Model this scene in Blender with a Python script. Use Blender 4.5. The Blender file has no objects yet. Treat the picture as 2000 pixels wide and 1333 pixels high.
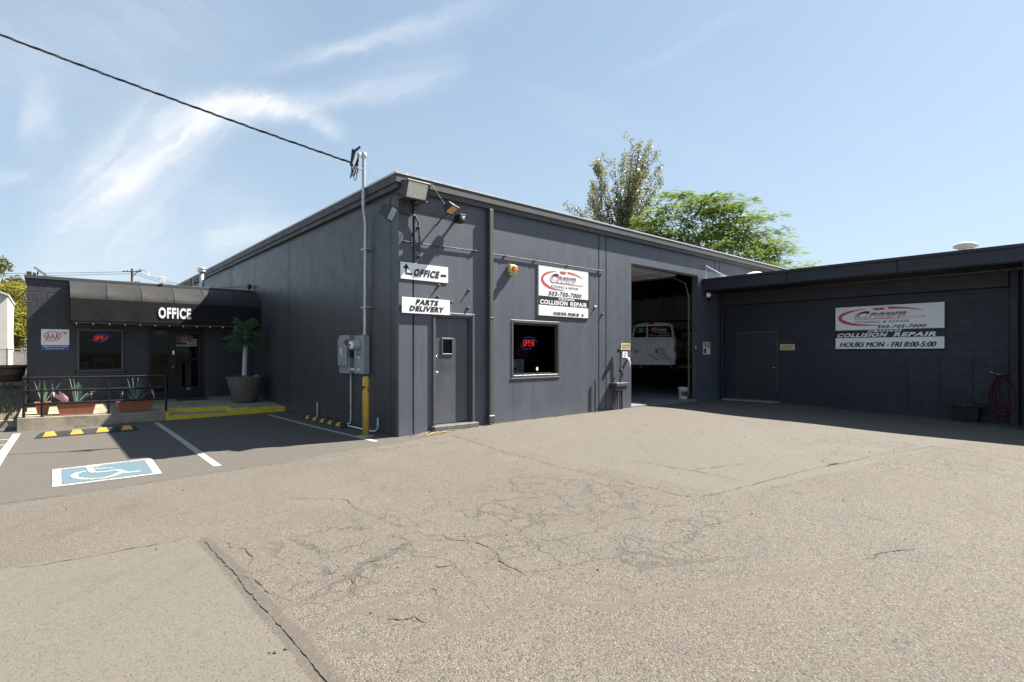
import bpy, math, random
import numpy as np
from mathutils import Vector, Matrix
random.seed(7)
S = bpy.context.scene
COL = S.collection

# ------------------------------------------------------------------ camera, sun, sky, exposure
FWD = Vector((.6583, .7528, 0)); RGT = Vector((.7528, -.6583, 0)); CAM = Vector((-4.983, -8.927, 1.5))
FPX = 1040.6; HOR = 689.0
cd = bpy.data.cameras.new('camera'); cam = bpy.data.objects.new('camera', cd); COL.objects.link(cam)
cd.sensor_width = 36; cd.lens = FPX / 2000 * 36; cd.shift_y = (HOR - 666.5) / 2000; cd.clip_end = 3000; cd.clip_start = .05
cam.location = CAM; cam.rotation_euler = (math.pi / 2, 0, -math.atan2(FWD.x, FWD.y))
S.camera = cam
SUN = Vector((3.94, -1.2, 5.03)).normalized()
sl = bpy.data.lights.new('sun', 'SUN'); sl.energy = 5.0; sl.angle = math.radians(.53); sl.color = (1, .945, .86)
so = bpy.data.objects.new('sun', sl); COL.objects.link(so); so.rotation_euler = SUN.to_track_quat('Z', 'Y').to_euler(); so.location = (20, -10, 30)
S.view_settings.view_transform = 'Standard'; S.view_settings.look = 'None'; S.view_settings.gamma = 1
S.view_settings.exposure = 1.75; S.view_settings.use_curve_mapping = False
S.render.engine = 'CYCLES'

W = bpy.data.worlds.new('World'); W.cycles.sampling_method = 'MANUAL'; W.cycles.sample_map_resolution = 512; S.world = W; W.use_nodes = True
class NT:
    """tiny node-graph helper"""
    def __init__(s, tree): s.t = tree; s.n = tree.nodes; s.l = tree.links
    def node(s, typ, **kw):
        n = s.n.new(typ)
        for k, v in kw.items(): setattr(n, k, v)
        return n
    def put(s, sock, v):
        if v is None: return
        if isinstance(v, bpy.types.NodeSocket): s.l.new(v, sock)
        elif hasattr(sock.default_value, '__len__'):
            v = tuple(v) if hasattr(v, '__len__') else (v,) * len(sock.default_value)
            if len(v) == 3 and len(sock.default_value) == 4: v = v + (1,)
            sock.default_value = v
        else: sock.default_value = v
    def m(s, op, a, b=None, c=None, clamp=False):
        n = s.node('ShaderNodeMath', operation=op, use_clamp=clamp)
        for i, v in enumerate((a, b, c)): s.put(n.inputs[i], v)
        return n.outputs[0]
    def vm(s, op, a, b=None, out=0):
        n = s.node('ShaderNodeVectorMath', operation=op)
        s.put(n.inputs[0], a); s.put(n.inputs[1], b)
        return n.outputs[out]
    def dot(s, a, b): return s.vm('DOT_PRODUCT', a, b, 1)
    def noise(s, vec, scale, detail=3, rough=.55, dist=0, out=0):
        n = s.node('ShaderNodeTexNoise'); s.put(n.inputs['Vector'], vec); n.inputs['Scale'].default_value = scale
        n.inputs['Detail'].default_value = detail; n.inputs['Roughness'].default_value = rough; n.inputs['Distortion'].default_value = dist
        return n.outputs[out]
    def voro(s, vec, scale, feat='F1', out=0):
        n = s.node('ShaderNodeTexVoronoi', feature=feat); s.put(n.inputs['Vector'], vec); n.inputs['Scale'].default_value = scale
        return n.outputs[out]
    def ramp(s, v, a, b, lo=0., hi=1., interp='SMOOTHSTEP'):
        n = s.node('ShaderNodeMapRange', interpolation_type=interp)
        for i, x in enumerate((v, a, b, lo, hi)): s.put(n.inputs[i], x)
        return n.outputs[0]
    def mix(s, f, a, b, blend='MIX'):
        n = s.node('ShaderNodeMix', data_type='RGBA', blend_type=blend)
        s.put(n.inputs[0], f); s.put(n.inputs[6], a); s.put(n.inputs[7], b)
        return n.outputs[2]
    def comb(s, x, y, z):
        n = s.node('ShaderNodeCombineXYZ')
        for i, v in enumerate((x, y, z)): s.put(n.inputs[i], v)
        return n.outputs[0]
    def sep(s, v):
        n = s.node('ShaderNodeSeparateXYZ'); s.put(n.inputs[0], v); return n.outputs
    def curve(s, v, pts):
        n = s.node('ShaderNodeFloatCurve'); s.put(n.inputs['Value'], v)
        c = n.mapping.curves[0]
        while len(c.points) < len(pts): c.points.new(.5, .5)
        for p, (x, y) in zip(c.points, pts): p.location = (x, y); p.handle_type = 'AUTO_CLAMPED'
        n.mapping.update(); return n.outputs[0]

def build_sky():
    W.node_tree.nodes.clear(); N = NT(W.node_tree)
    sky = N.node('ShaderNodeTexSky', sky_type='NISHITA'); sky.sun_disc = False
    sky.sun_elevation = math.asin(SUN.z); sky.sun_rotation = math.atan2(SUN.x, SUN.y)
    sky.altitude = 100; sky.air_density = 1.0; sky.dust_density = .7; sky.ozone_density = 1.1
    d = N.node('ShaderNodeTexCoord').outputs['Generated']
    df = N.m('MAXIMUM', N.dot(d, tuple(FWD)), .05)
    u0 = N.m('DIVIDE', N.dot(d, tuple(RGT)), df); dz = N.sep(d)[2]
    v0 = N.m('DIVIDE', dz, df)
    front = N.ramp(N.dot(d, tuple(FWD)), .15, .4)
    # cirrus wisps as arcs of the sky dome, torn by fibrous noise
    uv = N.comb(u0, v0, 0)
    w1 = N.noise(uv, 5.0, 4, .6, 0, 1)
    wv = N.vm('SUBTRACT', w1, (.5, .5, .5))
    w2 = N.vm('SUBTRACT', N.noise(uv, 22.0, 4, .65, 0, 1), (.5, .5, .5))
    s1 = N.node('ShaderNodeVectorMath', operation='SCALE'); N.put(s1.inputs[0], wv); s1.inputs['Scale'].default_value = .055
    s2 = N.node('ShaderNodeVectorMath', operation='SCALE'); N.put(s2.inputs[0], w2); s2.inputs['Scale'].default_value = .03
    uvw = N.vm('ADD', N.vm('ADD', uv, s1.outputs[0]), s2.outputs[0])
    us, vs, _ = N.sep(uvw)
    def fibre(ang, sx, sy, seed):
        c, s_ = math.cos(ang), math.sin(ang)
        a = N.m('ADD', N.m('MULTIPLY', us, c), N.m('MULTIPLY', vs, s_))
        b = N.m('ADD', N.m('MULTIPLY', us, -s_), N.m('MULTIPLY', vs, c))
        return N.noise(N.comb(N.m('MULTIPLY', a, sx), N.m('MULTIPLY', b, sy), seed), 1, 7, .62, .6)
    f1 = fibre(math.radians(42), 4, 17, 1.3); f2 = fibre(math.radians(12), 3, 20, 4.1); f3 = fibre(math.radians(-38), 3, 16, 7.7)
    dens = None
    X = lambda px: (px - 1000) / FPX
    Y = lambda py: (HOR - py) / FPX
    def stroke(pts, fib, gain, fmin=.32, fmax=.72):
        """pts: (px, py, half width up, half width down, intensity)"""
        nonlocal dens
        x0, x1 = pts[0][0], pts[-1][0]
        t = N.m('DIVIDE', N.m('SUBTRACT', us, X(x0)), X(x1) - X(x0))
        nx = [(p[0] - x0) / (x1 - x0) for p in pts]
        cen = N.curve(t, [(a, Y(p[1])) for a, p in zip(nx, pts)])
        up = N.curve(t, [(a, p[2] / 300) for a, p in zip(nx, pts)])
        dn = N.curve(t, [(a, p[3] / 300) for a, p in zip(nx, pts)])
        it = N.curve(t, [(a, p[4]) for a, p in zip(nx, pts)])
        dv = N.m('SUBTRACT', vs, cen)
        pos = N.m('DIVIDE', N.m('MAXIMUM', dv, 0), N.m('MULTIPLY', up, 300 / FPX))
        neg = N.m('DIVIDE', N.m('MAXIMUM', N.m('MULTIPLY', dv, -1), 0), N.m('MULTIPLY', dn, 300 / FPX))
        r = N.m('ADD', pos, neg)
        g = N.m('POWER', 2.718, N.m('MULTIPLY', N.m('MULTIPLY', r, r), -1))
        inside = N.m('MULTIPLY', N.ramp(t, -.01, .04), N.ramp(t, 1.01, .96))
        fb = N.m('ADD', .38, N.m('MULTIPLY', N.ramp(fib, fmin, fmax), .62))
        k = N.m('MULTIPLY', N.m('MULTIPLY', N.m('MULTIPLY', g, it), N.m('MULTIPLY', fb, gain)), inside)
        dens = k if dens is None else N.m('ADD', dens, k)
    # the big S-shaped wisp
    stroke([(60, 470, 60, 40, .0), (140, 430, 90, 45, .55), (215, 390, 130, 70, .85), (255, 335, 120, 90, 1.0), (300, 280, 90, 110, .95), (355, 228, 45, 110, .9),
            (420, 203, 30, 70, .95), (500, 196, 24, 34, .95), (560, 212, 24, 20, .75), (605, 238, 40, 14, .5), (650, 262, 30, 12, .25), (690, 268, 20, 10, 0)], f1, 1.0)
    stroke([(330, 246, 26, 30, 0), (400, 207, 26, 46, .7), (480, 193, 22, 30, .9), (540, 203, 20, 20, .8), (590, 228, 24, 12, .5), (650, 258, 22, 10, .25), (700, 268, 20, 10, 0)], f2, .45)
    # tail sweeping right above it, and the higher streak
    stroke([(520, 225, 20, 18, 0), (600, 208, 26, 16, .5), (700, 186, 34, 16, .6), (780, 172, 44, 22, .5), (860, 145, 50, 30, .35), (930, 120, 40, 25, 0)], f2, .75)
    stroke([(470, 140, 18, 18, 0), (580, 112, 20, 16, .35), (700, 82, 16, 20, .75), (800, 52, 18, 28, .8), (880, 22, 20, 30, .6), (1000, -20, 22, 30, .2), (1060, -40, 20, 20, 0)], f2, .65)
    # soft veils: left edge, lower middle, upper left streaks
    stroke([(-60, 340, 20, 30, .6), (40, 345, 14, 12, .5), (60, 346, 10, 8, 0)], f2, .8)
    stroke([(20, 250, 90, 60, 0), (75, 240, 70, 30, .55), (110, 250, 60, 26, .35), (140, 262, 30, 20, 0)], f1, .7)
    stroke([(380, 480, 30, 20, 0), (450, 478, 60, 24, .6), (520, 462, 40, 20, .45), (620, 440, 26, 16, .15), (680, 430, 20, 12, 0)], f2, .8)
    stroke([(-100, 140, 160, 120, .5), (120, 80, 160, 120, .55), (330, 60, 140, 130, .5), (520, 40, 100, 110, .2), (640, 30, 90, 90, 0)], f3, .42)
    stroke([(40, 470, 200, 90, .3), (260, 450, 160, 90, .5), (420, 430, 120, 80, .35), (600, 420, 90, 60, 0)], f1, .55)
    stroke([(-20, 560, 60, 60, .5), (160, 540, 60, 50, .6), (330, 520, 50, 40, .5), (480, 505, 40, 40, 0)], f2, .5)
    stroke([(1180, 150, 14, 14, 0), (1300, 105, 12, 14, .3), (1420, 40, 12, 14, .32), (1520, -10, 12, 12, 0)], f2, .4)
    dens = N.m('MULTIPLY', dens, front)
    # thin cirrus over the rest of the dome
    inv = N.m('DIVIDE', 1, N.m('MAXIMUM', dz, .12))
    pl = N.vm('MULTIPLY', d, N.comb(inv, inv, 0))
    gen = N.ramp(N.noise(N.vm('MULTIPLY', pl, (.8, 2.4, 1)), .9, 6, .6, .7), .5, .85)
    gen = N.m('MULTIPLY', N.m('MULTIPLY', gen, N.ramp(dz, .02, .25)), .10)
    dens = N.m('MINIMUM', N.m('MULTIPLY', N.m('ADD', dens, gen), .88), .85)
    haze = N.m('MULTIPLY', N.ramp(dz, .50, .0, 0, .55, 'LINEAR'), N.ramp(N.dot(d, tuple(SUN)), -.5, .6, .35, 1.0))
    # whitish summer haze towards the horizon
    skyc = N.mix(haze, sky.outputs[0], (4.3, 4.9, 5.7))
    skyc = N.mix(.50, skyc, (3.2, 4.2, 5.0))
    col = N.mix(dens, skyc, (6.3, 6.4, 6.6))
    bg = N.node('ShaderNodeBackground'); N.put(bg.inputs[0], col); bg.inputs[1].default_value = .05
    N.l.new(bg.outputs[0], N.node('ShaderNodeOutputWorld').inputs[0])
build_sky()

# ------------------------------------------------------------------ helpers
def px_ray(px, py): return FWD + RGT * ((px - 1000) / FPX) + Vector((0, 0, (HOR - py) / FPX))
def at_z(px, py, z=-.12):
    d = px_ray(px, py); return CAM + d * ((z - CAM.z) / d.z)
def at_d(px, py, D): return CAM + px_ray(px, py) * D

GC = np.array([(0, 0, -.12), (.8, -.05, -.04), (2.03, 0, 0), (3.8, 0, 0), (5.6, 0, 0), (7.2, 0, 0), (9, 0, -.02), (10.7, 0, -.045), (12.2, 0, -.06),
    (0, 1.7, -.12), (0, 3.5, -.13), (0, 5, -.13), (0, 6.1, -.12), (-2.7, 6.3, -.145), (-5.4, 6.3, -.16), (-4, 3, -.13), (-2, 2, -.125),
    (12.2, -1.86, -.03), (12.2, -4.35, -.14), (12.2, -5.5, -.16), (12.2, -6.9, -.19), (12.2, -9, -.22), (8, -3, -.08), (4, -3, -.06), (6, -6, -.13),
    (8, 2.2, -.2), (10, 2.2, -.2), (5, 2, -.2), (12, 2, -.2), (3, 2, -.2), (-4, -3, -.12), (0, -4, -.10), (-4, -7, -.13), (0, -8, -.13)])
def ground_z(x, y):
    x = np.asarray(x, float); y = np.asarray(y, float)
    d2 = (x[..., None] - GC[:, 0]) ** 2 + (y[..., None] - GC[:, 1]) ** 2
    w = np.exp(-d2 / (2 * 1.15 ** 2))
    return ((w * GC[:, 2]).sum(-1) + .03 * -.13) / (w.sum(-1) + .03)
def gz(x, y): return float(ground_z(x, y))

class MB:
    """collects polygons that become one mesh"""
    def __init__(s): s.v = []; s.f = []; s.mi = []; s.sm = []
    def add(s, vs, fs, mi=0, smooth=False):
        o = len(s.v); s.v += [tuple(p) for p in vs]
        for f in fs: s.f.append(tuple(o + i for i in f)); s.mi.append(mi); s.sm.append(smooth)
        return s
    def box(s, a, b, mi=0, M=None):
        (x0, y0, z0), (x1, y1, z1) = a, b
        x0, x1 = min(x0, x1), max(x0, x1); y0, y1 = min(y0, y1), max(y0, y1); z0, z1 = min(z0, z1), max(z0, z1)
        v = [(x0, y0, z0), (x1, y0, z0), (x1, y1, z0), (x0, y1, z0), (x0, y0, z1), (x1, y0, z1), (x1, y1, z1), (x0, y1, z1)]
        if M: v = [M @ Vector(p) for p in v]
        return s.add(v, [(0, 3, 2, 1), (4, 5, 6, 7), (0, 1, 5, 4), (1, 2, 6, 5), (2, 3, 7, 6), (3, 0, 4, 7)], mi)
    def cbox(s, a, b, c=.01, mi=0, M=None):
        """box with chamfered edges"""
        lo = [min(p, q) for p, q in zip(a, b)]; hi = [max(p, q) for p, q in zip(a, b)]
        c = min([c] + [(h - l) * .45 for l, h in zip(lo, hi)])
        vs = []; idx = {}
        for sx in (0, 1):
            for sy in (0, 1):
                for sz in (0, 1):
                    P = [(lo, hi)[k][i] for i, k in enumerate((sx, sy, sz))]; sg = [1 - 2 * k for k in (sx, sy, sz)]
                    for ax in range(3):
                        q = [P[i] + (0 if i == ax else sg[i] * c) for i in range(3)]
                        idx[(sx, sy, sz, ax)] = len(vs); vs.append(q)
        fs = []
        for ax in range(3):
            o = [i for i in range(3) if i != ax]
            for sd in (0, 1):
                q = []
                for k0, k1 in ((0, 0), (1, 0), (1, 1), (0, 1)):
                    k = [0, 0, 0]; k[ax] = sd; k[o[0]] = k0; k[o[1]] = k1; q.append(idx[(*k, ax)])
                if (sd == 0) != (ax == 1): q.reverse()
                fs.append(q)
        for ax in range(3):
            o = [i for i in range(3) if i != ax]
            for k0 in (0, 1):
                for k1 in (0, 1):
                    k = [0, 0, 0]; k[o[0]] = k0; k[o[1]] = k1; k2 = list(k); k2[ax] = 1
                    q = [idx[(*k, o[0])], idx[(*k, o[1])], idx[(*k2, o[1])], idx[(*k2, o[0])]]
                    fs.append(q)
        for sx in (0, 1):
            for sy in (0, 1):
                for sz in (0, 1): fs.append([idx[(sx, sy, sz, ax)] for ax in range(3)])
        if M: vs = [M @ Vector(p) for p in vs]
        return s.add(vs, fs, mi)
    def tube(s, pts, r, n=8, mi=0, caps=True, closed=False):
        pts = [Vector(p) for p in pts]; m = len(pts); rr = r if hasattr(r, '__len__') else [r] * m
        rings = []; up = None
        for i, p in enumerate(pts):
            if closed: t = pts[(i + 1) % m] - pts[i - 1]
            else: t = pts[min(i + 1, m - 1)] - pts[max(i - 1, 0)]
            t.normalize()
            if up is None: up = t.orthogonal().normalized()
            up = (up - t * up.dot(t))
            up = up.normalized() if up.length > 1e-6 else t.orthogonal().normalized()
            sd = t.cross(up)
            rings.append([p + (up * math.cos(a) + sd * math.sin(a)) * rr[i] for a in [2 * math.pi * k / n for k in range(n)]])
        vs = [q for g in rings for q in g]; fs = []
        for i in range(m if closed else m - 1):
            a, b = i * n, ((i + 1) % m) * n
            for k in range(n): fs.append((a + k, a + (k + 1) % n, b + (k + 1) % n, b + k))
        s.add(vs, fs, mi, True)
        if caps and not closed:
            s.add(rings[0], [tuple(range(n))[::-1]], mi); s.add(rings[-1], [tuple(range(n))], mi)
        return s
    def lathe(s, prof, c=(0, 0, 0), n=24, mi=0, smooth=True, M=None, sq=1.0):
        vs = []
        for r, z in prof:
            for k in range(n):
                a = 2 * math.pi * k / n; vs.append(Vector((r * math.cos(a), r * math.sin(a) * sq, z)))
        fs = [(i * n + k, i * n + (k + 1) % n, (i + 1) * n + (k + 1) % n, (i + 1) * n + k) for i in range(len(prof) - 1) for k in range(n)]
        fs2 = []
        if prof[0][0] > 1e-5: fs2.append(tuple(range(n))[::-1])
        if prof[-1][0] > 1e-5: fs2.append(tuple((len(prof) - 1) * n + k for k in range(n)))
        vs = [(M @ v if M else v) + Vector(c) for v in vs]
        o = len(s.v); s.add(vs, fs, mi, smooth)
        for f in fs2: s.f.append(tuple(o + i for i in f)); s.mi.append(mi); s.sm.append(False)
        return s
    def prism(s, poly, fr, d0, d1, mi=0):
        """poly in (u, v), extruded along the frame normal from d0 to d1"""
        n = len(poly); a = [fr(u, v, d0) for u, v in poly]; b = [fr(u, v, d1) for u, v in poly]
        fs = [tuple(range(n))[::-1], tuple(range(n, 2 * n))] + [(i, (i + 1) % n, n + (i + 1) % n, n + i) for i in range(n)]
        return s.add(a + b, fs, mi)
    def grid(s, fn, nu, nv, mi=0, smooth=True):
        vs = [fn(i / nu, j / nv) for j in range(nv + 1) for i in range(nu + 1)]
        fs = [(j * (nu + 1) + i, j * (nu + 1) + i + 1, (j + 1) * (nu + 1) + i + 1, (j + 1) * (nu + 1) + i) for j in range(nv) for i in range(nu)]
        return s.add(vs, fs, mi, smooth)
    def mesh(s, name, org=(0, 0, 0)):
        me = bpy.data.meshes.new(name); o = Vector(org)
        me.from_pydata([(p[0] - o.x, p[1] - o.y, p[2] - o.z) for p in s.v], [], s.f)
        me.polygons.foreach_set('material_index', s.mi); me.polygons.foreach_set('use_smooth', s.sm); me.update()
        return me

ORG = {}
def tag(o, label=None, cat=None, group=None, kind=None):
    if label: o['label'] = label
    if cat: o['category'] = cat
    if group: o['group'] = group
    if kind: o['kind'] = kind
    return o
def obj(name, mb, mat, parent=None, label=None, cat=None, group=None, kind=None, local=False):
    """links mb as one mesh object; world coordinates unless local"""
    org = (0, 0, 0) if local else (ORG.get(parent.name, (0, 0, 0)) if parent else (0, 0, 0))
    me = mb.mesh(name, org) if isinstance(mb, MB) else mb
    for m in (mat if isinstance(mat, (list, tuple)) else [mat]): me.materials.append(m)
    o = bpy.data.objects.new(name, me); COL.objects.link(o)
    if parent: o.parent = parent
    ORG[o.name] = org
    return tag(o, label, cat, group, kind)
def thing(name, label, cat, loc=(0, 0, 0), group=None, rz=0):
    o = bpy.data.objects.new(name, None); COL.objects.link(o); o.location = loc; o.rotation_euler = (0, 0, rz); o.empty_display_size = .1
    ORG[o.name] = tuple(loc)
    return tag(o, label, cat, group)
def copy_tree(o, delta, label, rz=None):
    c = o.copy(); COL.objects.link(c); c.location = Vector(o.location) + Vector(delta)
    if rz is not None: c.rotation_euler = (0, 0, rz)
    if label: c['label'] = label
    for ch in list(o.children):
        k = ch.copy(); COL.objects.link(k); k.parent = c
        for g in list(ch.children):
            q = g.copy(); COL.objects.link(q); q.parent = k
    return c
class Fr:
    """2-D frame in space: origin, u axis, v axis; normal faces the viewer"""
    def __init__(s, o, u, v, n): s.o, s.u, s.v, s.n = Vector(o), Vector(u), Vector(v), Vector(n)
    def __call__(s, a, b, d=0): return s.o + s.u * a + s.v * b + s.n * d
FRONT = lambda x, z, y=0: Fr((x, y, z), (1, 0, 0), (0, 0, 1), (0, -1, 0))       # faces -Y
RIGHTW = lambda y, z, x=12.2: Fr((x, y, z), (0, -1, 0), (0, 0, 1), (-1, 0, 0))  # faces -X, u runs towards -Y
_tc = {}
def text2d(t, bold=0.0, res=3):
    """glyph outlines of a line of text, normalised to its own bounding box"""
    k = (t, bold)
    if k not in _tc:
        cu = bpy.data.curves.new('text', 'FONT'); cu.body = t; cu.offset = bold; cu.resolution_u = res; cu.space_character = 1 + bold * 3.2
        o = bpy.data.objects.new('text', cu); COL.objects.link(o)
        dg = bpy.context.evaluated_depsgraph_get(); dg.update()
        me = o.evaluated_get(dg).to_mesh()
        v = np.array([p.co[:] for p in me.vertices]); f = [tuple(p.vertices) for p in me.polygons]
        o.evaluated_get(dg).to_mesh_clear(); bpy.data.objects.remove(o); bpy.data.curves.remove(cu)
        mn, mx = v.min(0), v.max(0); v = (v - mn) / np.maximum(mx - mn, 1e-9)
        _tc[k] = (v[:, :2], f)
    return _tc[k]
def text(mb, t, fr, u0, v0, u1, v1, d=.003, bold=0.02, shear=0.0, mi=0, vfun=None):
    v, f = text2d(t, bold); h = v1 - v0; w = u1 - u0 - abs(shear) * h
    pts = []
    for a, b in v:
        pts.append(fr(u0 + a * w + shear * h * b, v0 + b * h, d))
    mb.add(pts, f, mi); return mb
def ribbon2d(pts, wid):
    """polyline with width -> quads in 2-D"""
    pts = [Vector(p) for p in pts]; n = len(pts); L = []; Rr = []
    wl = wid if hasattr(wid, '__len__') else [wid] * n
    for i, p in enumerate(pts):
        t = (pts[min(i + 1, n - 1)] - pts[max(i - 1, 0)]).normalized(); q = Vector((-t.y, t.x)) * wl[i] / 2
        L.append(p + q); Rr.append(p - q)
    return L + Rr, [(i, i + 1, n + i + 1, n + i) for i in range(n - 1)]
def ribbon(mb, pts, wid, fr, d, mi=0):
    v, f = ribbon2d(pts, wid); return mb.add([fr(p.x, p.y, d) for p in v], f, mi)
def ell(cx, cy, rx, ry, a0, a1, n=16): return [(cx + rx * math.cos(math.radians(a0 + (a1 - a0) * i / n)), cy + ry * math.sin(math.radians(a0 + (a1 - a0) * i / n))) for i in range(n + 1)]

# ------------------------------------------------------------------ materials
def base_mat(name):
    m = bpy.data.materials.new(name); m.use_nodes = True; N = NT(m.node_tree); b = N.n['Principled BSDF']
    pos = N.node('ShaderNodeNewGeometry').outputs['Position']
    return m, N, b, pos
def bump(N, b, h, strength, dist=.01):
    n = N.node('ShaderNodeBump'); N.put(n.inputs['Height'], h); n.inputs['Strength'].default_value = strength; n.inputs['Distance'].default_value = dist
    N.l.new(n.outputs[0], b.inputs['Normal'])
BRIGHT = {'yellow_paint', 'terracotta', 'sign_white', 'white_van_paint', 'polished_metal', 'galvanised_steel', 'grey_enamel', 'frosted_lens', 'amber_lens', 'orange_lens', 'red_print', 'blue_print', 'cream_sign', 'white_conduit', 'rope_wrap', 'flag_red', 'flag_white', 'flag_blue', 'shop_wall', 'shop_floor', 'bluish_lens', 'white_bag', 'bucket_plastic', 'fake_stem', 'red_tail_lens', 'tan_panel', 'roof_edge_metal'}
def pm(name, c, c2=None, scale=6, rough=.6, metal=0, bs=0, bstr=.2, spec=.5, lo=.35, hi=.65, stretch=None, coat=0, k=None):
    k = k or (.64 if name not in BRIGHT else 1.0); c = tuple(x * k for x in c); c2 = tuple(x * k for x in c2) if c2 else None
    m, N, b, pos = base_mat(name)
    if stretch: pos = N.vm('MULTIPLY', pos, stretch)
    if c2 is None: c2 = tuple(x * .82 for x in c)
    n1 = N.noise(pos, scale, 5, .6)
    N.put(b.inputs['Base Color'], N.mix(N.ramp(n1, lo, hi), c, c2))
    N.put(b.inputs['Roughness'], N.ramp(N.noise(pos, scale * 2.3, 3), .3, .7, max(rough - .07, .02), min(rough + .07, 1)))
    b.inputs['Metallic'].default_value = metal; b.inputs['Specular IOR Level'].default_value = spec; b.inputs['Coat Weight'].default_value = coat
    if bs: bump(N, b, N.noise(pos, bs, 4, .6), bstr)
    return m
def emit(name, c, s):
    m, N, b, pos = base_mat(name); N.put(b.inputs['Base Color'], c); N.put(b.inputs['Emission Color'], c); b.inputs['Emission Strength'].default_value = s
    return m
def glass(name, tint=(.6, .63, .65), rough=0):
    m = bpy.data.materials.new(name); m.use_nodes = True; N = NT(m.node_tree); N.n.clear()
    lw = N.node('ShaderNodeLayerWeight'); lw.inputs[0].default_value = .5; fz_ = N.m('ADD', .012, N.m('MULTIPLY', N.m('POWER', lw.outputs['Facing'], 5), .9))
    tr = N.node('ShaderNodeBsdfTransparent'); N.put(tr.inputs[0], tint)
    gl = N.node('ShaderNodeBsdfGlossy'); gl.inputs['Roughness'].default_value = rough; N.put(gl.inputs[0], (1, 1, 1))
    mx = N.node('ShaderNodeMixShader'); N.l.new(fz_, mx.inputs[0]); N.l.new(tr.outputs[0], mx.inputs[1]); N.l.new(gl.outputs[0], mx.inputs[2])
    N.l.new(mx.outputs[0], N.node('ShaderNodeOutputMaterial').inputs[0]); return m
def wall_paint(name, c, c2, streak=1.0, chips=.0, rough=.5, bstr=.25):
    m, N, b, pos = base_mat(name)
    st = N.noise(N.vm('MULTIPLY', pos, (2.2, 2.2, .22)), 1.6, 5, .6)
    bl = N.noise(pos, .9, 4, .55); fine = N.noise(pos, 17, 5, .65)
    col = N.mix(N.ramp(N.m('ADD', N.m('MULTIPLY', st, .6 * streak), N.m('MULTIPLY', bl, 1 - .6 * streak)), .36, .66), c, c2)
    col = N.mix(N.ramp(fine, .55, .8, 0, .22), col, tuple(x * 1.5 for x in c2))
    z = N.sep(pos)[2]
    # dust splashed up from the ground, scuffs
    dust = N.m('MULTIPLY', N.ramp(N.m('ADD', z, N.m('MULTIPLY', N.noise(pos, 2.3, 4), .9)), .85, .2), .35)
    col = N.mix(dust, col, tuple(q * 1.7 for q in c2))
    drip = N.ramp(N.noise(N.vm('MULTIPLY', pos, (5, 5, .3)), 1.3, 4, .6), .52, .72, 0, .55)
    col = N.mix(drip, col, tuple(x * .72 for x in c))
    sc = N.ramp(N.noise(N.vm('MULTIPLY', pos, (1.2, 1.2, 3.0)), 2.4, 6, .7, .4), .665, .70)
    col = N.mix(N.m('MULTIPLY', sc, .5), col, tuple(q * 1.9 for q in c2))
    if chips:
        ch = N.ramp(N.noise(pos, 21, 4, .6), .70, .73); pt = N.ramp(N.noise(pos, .7, 2), .52, .62)
        col = N.mix(N.m('MULTIPLY', N.m('MULTIPLY', ch, pt), chips), col, (.015, .015, .018))
    pit = None
    if chips > .5:
        x_, y_, _ = N.sep(pos); wv = N.m('MULTIPLY', N.m('SUBTRACT', N.noise(pos, 5, 4, .6), .5), .22)
        zz = N.m('ADD', z, wv); reg = N.m('MULTIPLY', N.m('MULTIPLY', N.ramp(zz, 2.56, 2.61), N.ramp(zz, 2.86, 2.82)), N.m('MULTIPLY', N.ramp(x_, .46, .55), N.ramp(x_, 1.68, 1.58)))
        edge = N.m('MULTIPLY', N.ramp(x_, .30, .10), N.ramp(N.noise(pos, 1.1, 3), .45, .6))
        pit = N.m('MULTIPLY', N.m('MAXIMUM', reg, N.m('MULTIPLY', edge, .7)), N.ramp(N.noise(N.vm('MULTIPLY', pos, (1, 1, 1.5)), 26, 5, .7), .50, .62))
        col = N.mix(N.m('MULTIPLY', pit, .6), col, tuple(q * .35 for q in c)); col = N.mix(N.m('MULTIPLY', reg, .12), col, (.16, .15, .14))
    N.put(b.inputs['Base Color'], col)
    N.put(b.inputs['Roughness'], N.ramp(N.noise(pos, 3.1, 4), .3, .7, rough - .04, rough + .05))
    b.inputs['Specular IOR Level'].default_value = .45
    h = N.m('ADD', N.m('MULTIPLY', N.noise(pos, 60, 3), .25), N.m('ADD', N.m('MULTIPLY', N.noise(pos, 9, 5, .6), .9), N.m('MULTIPLY', N.noise(pos, 1.5, 2), 1.5)))
    if pit is not None: h = N.m('SUBTRACT', h, N.m('MULTIPLY', pit, 3.0))
    bump(N, b, h, bstr, .02)
    return m
M = {}
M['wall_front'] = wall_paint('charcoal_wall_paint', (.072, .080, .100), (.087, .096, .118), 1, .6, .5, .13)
M['wall_left'] = wall_paint('shade_darkened_side_paint', (.047, .0455, .050), (.056, .0545, .059), .4, .25, .40, .06)  # same paint as the front wall, its shade put into a darker colour
M['wall_block'] = wall_paint('shade_darkened_block_paint', (.0125, .0155, .028), (.0165, .020, .034), .3, 0, .5, .2)  # front wall paint again, darkened much further so the colour carries the shade
M['office_block'] = wall_paint('office_block_paint', (.034, .036, .045), (.043, .045, .054), .3, 0, .5, .5)
M['groove'] = pm('joint_sealant', (.012, .012, .015), rough=.8)
M['fascia'] = pm('fascia_metal', (.080, .082, .088), (.095, .096, .10), 3, .6, 0, 30, .05)
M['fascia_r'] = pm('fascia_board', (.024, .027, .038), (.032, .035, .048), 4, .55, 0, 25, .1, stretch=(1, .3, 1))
M['cap'] = pm('roof_edge_metal', (.55, .56, .58), (.45, .45, .46), 5, .35, .3)
M['roof'] = pm('roof_membrane', (.30, .30, .30), (.24, .24, .24), 2, .8)
M['frame'] = pm('painted_steel', (.098, .106, .122), (.115, .123, .14), 8, .42, 0, 60, .05)
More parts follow.
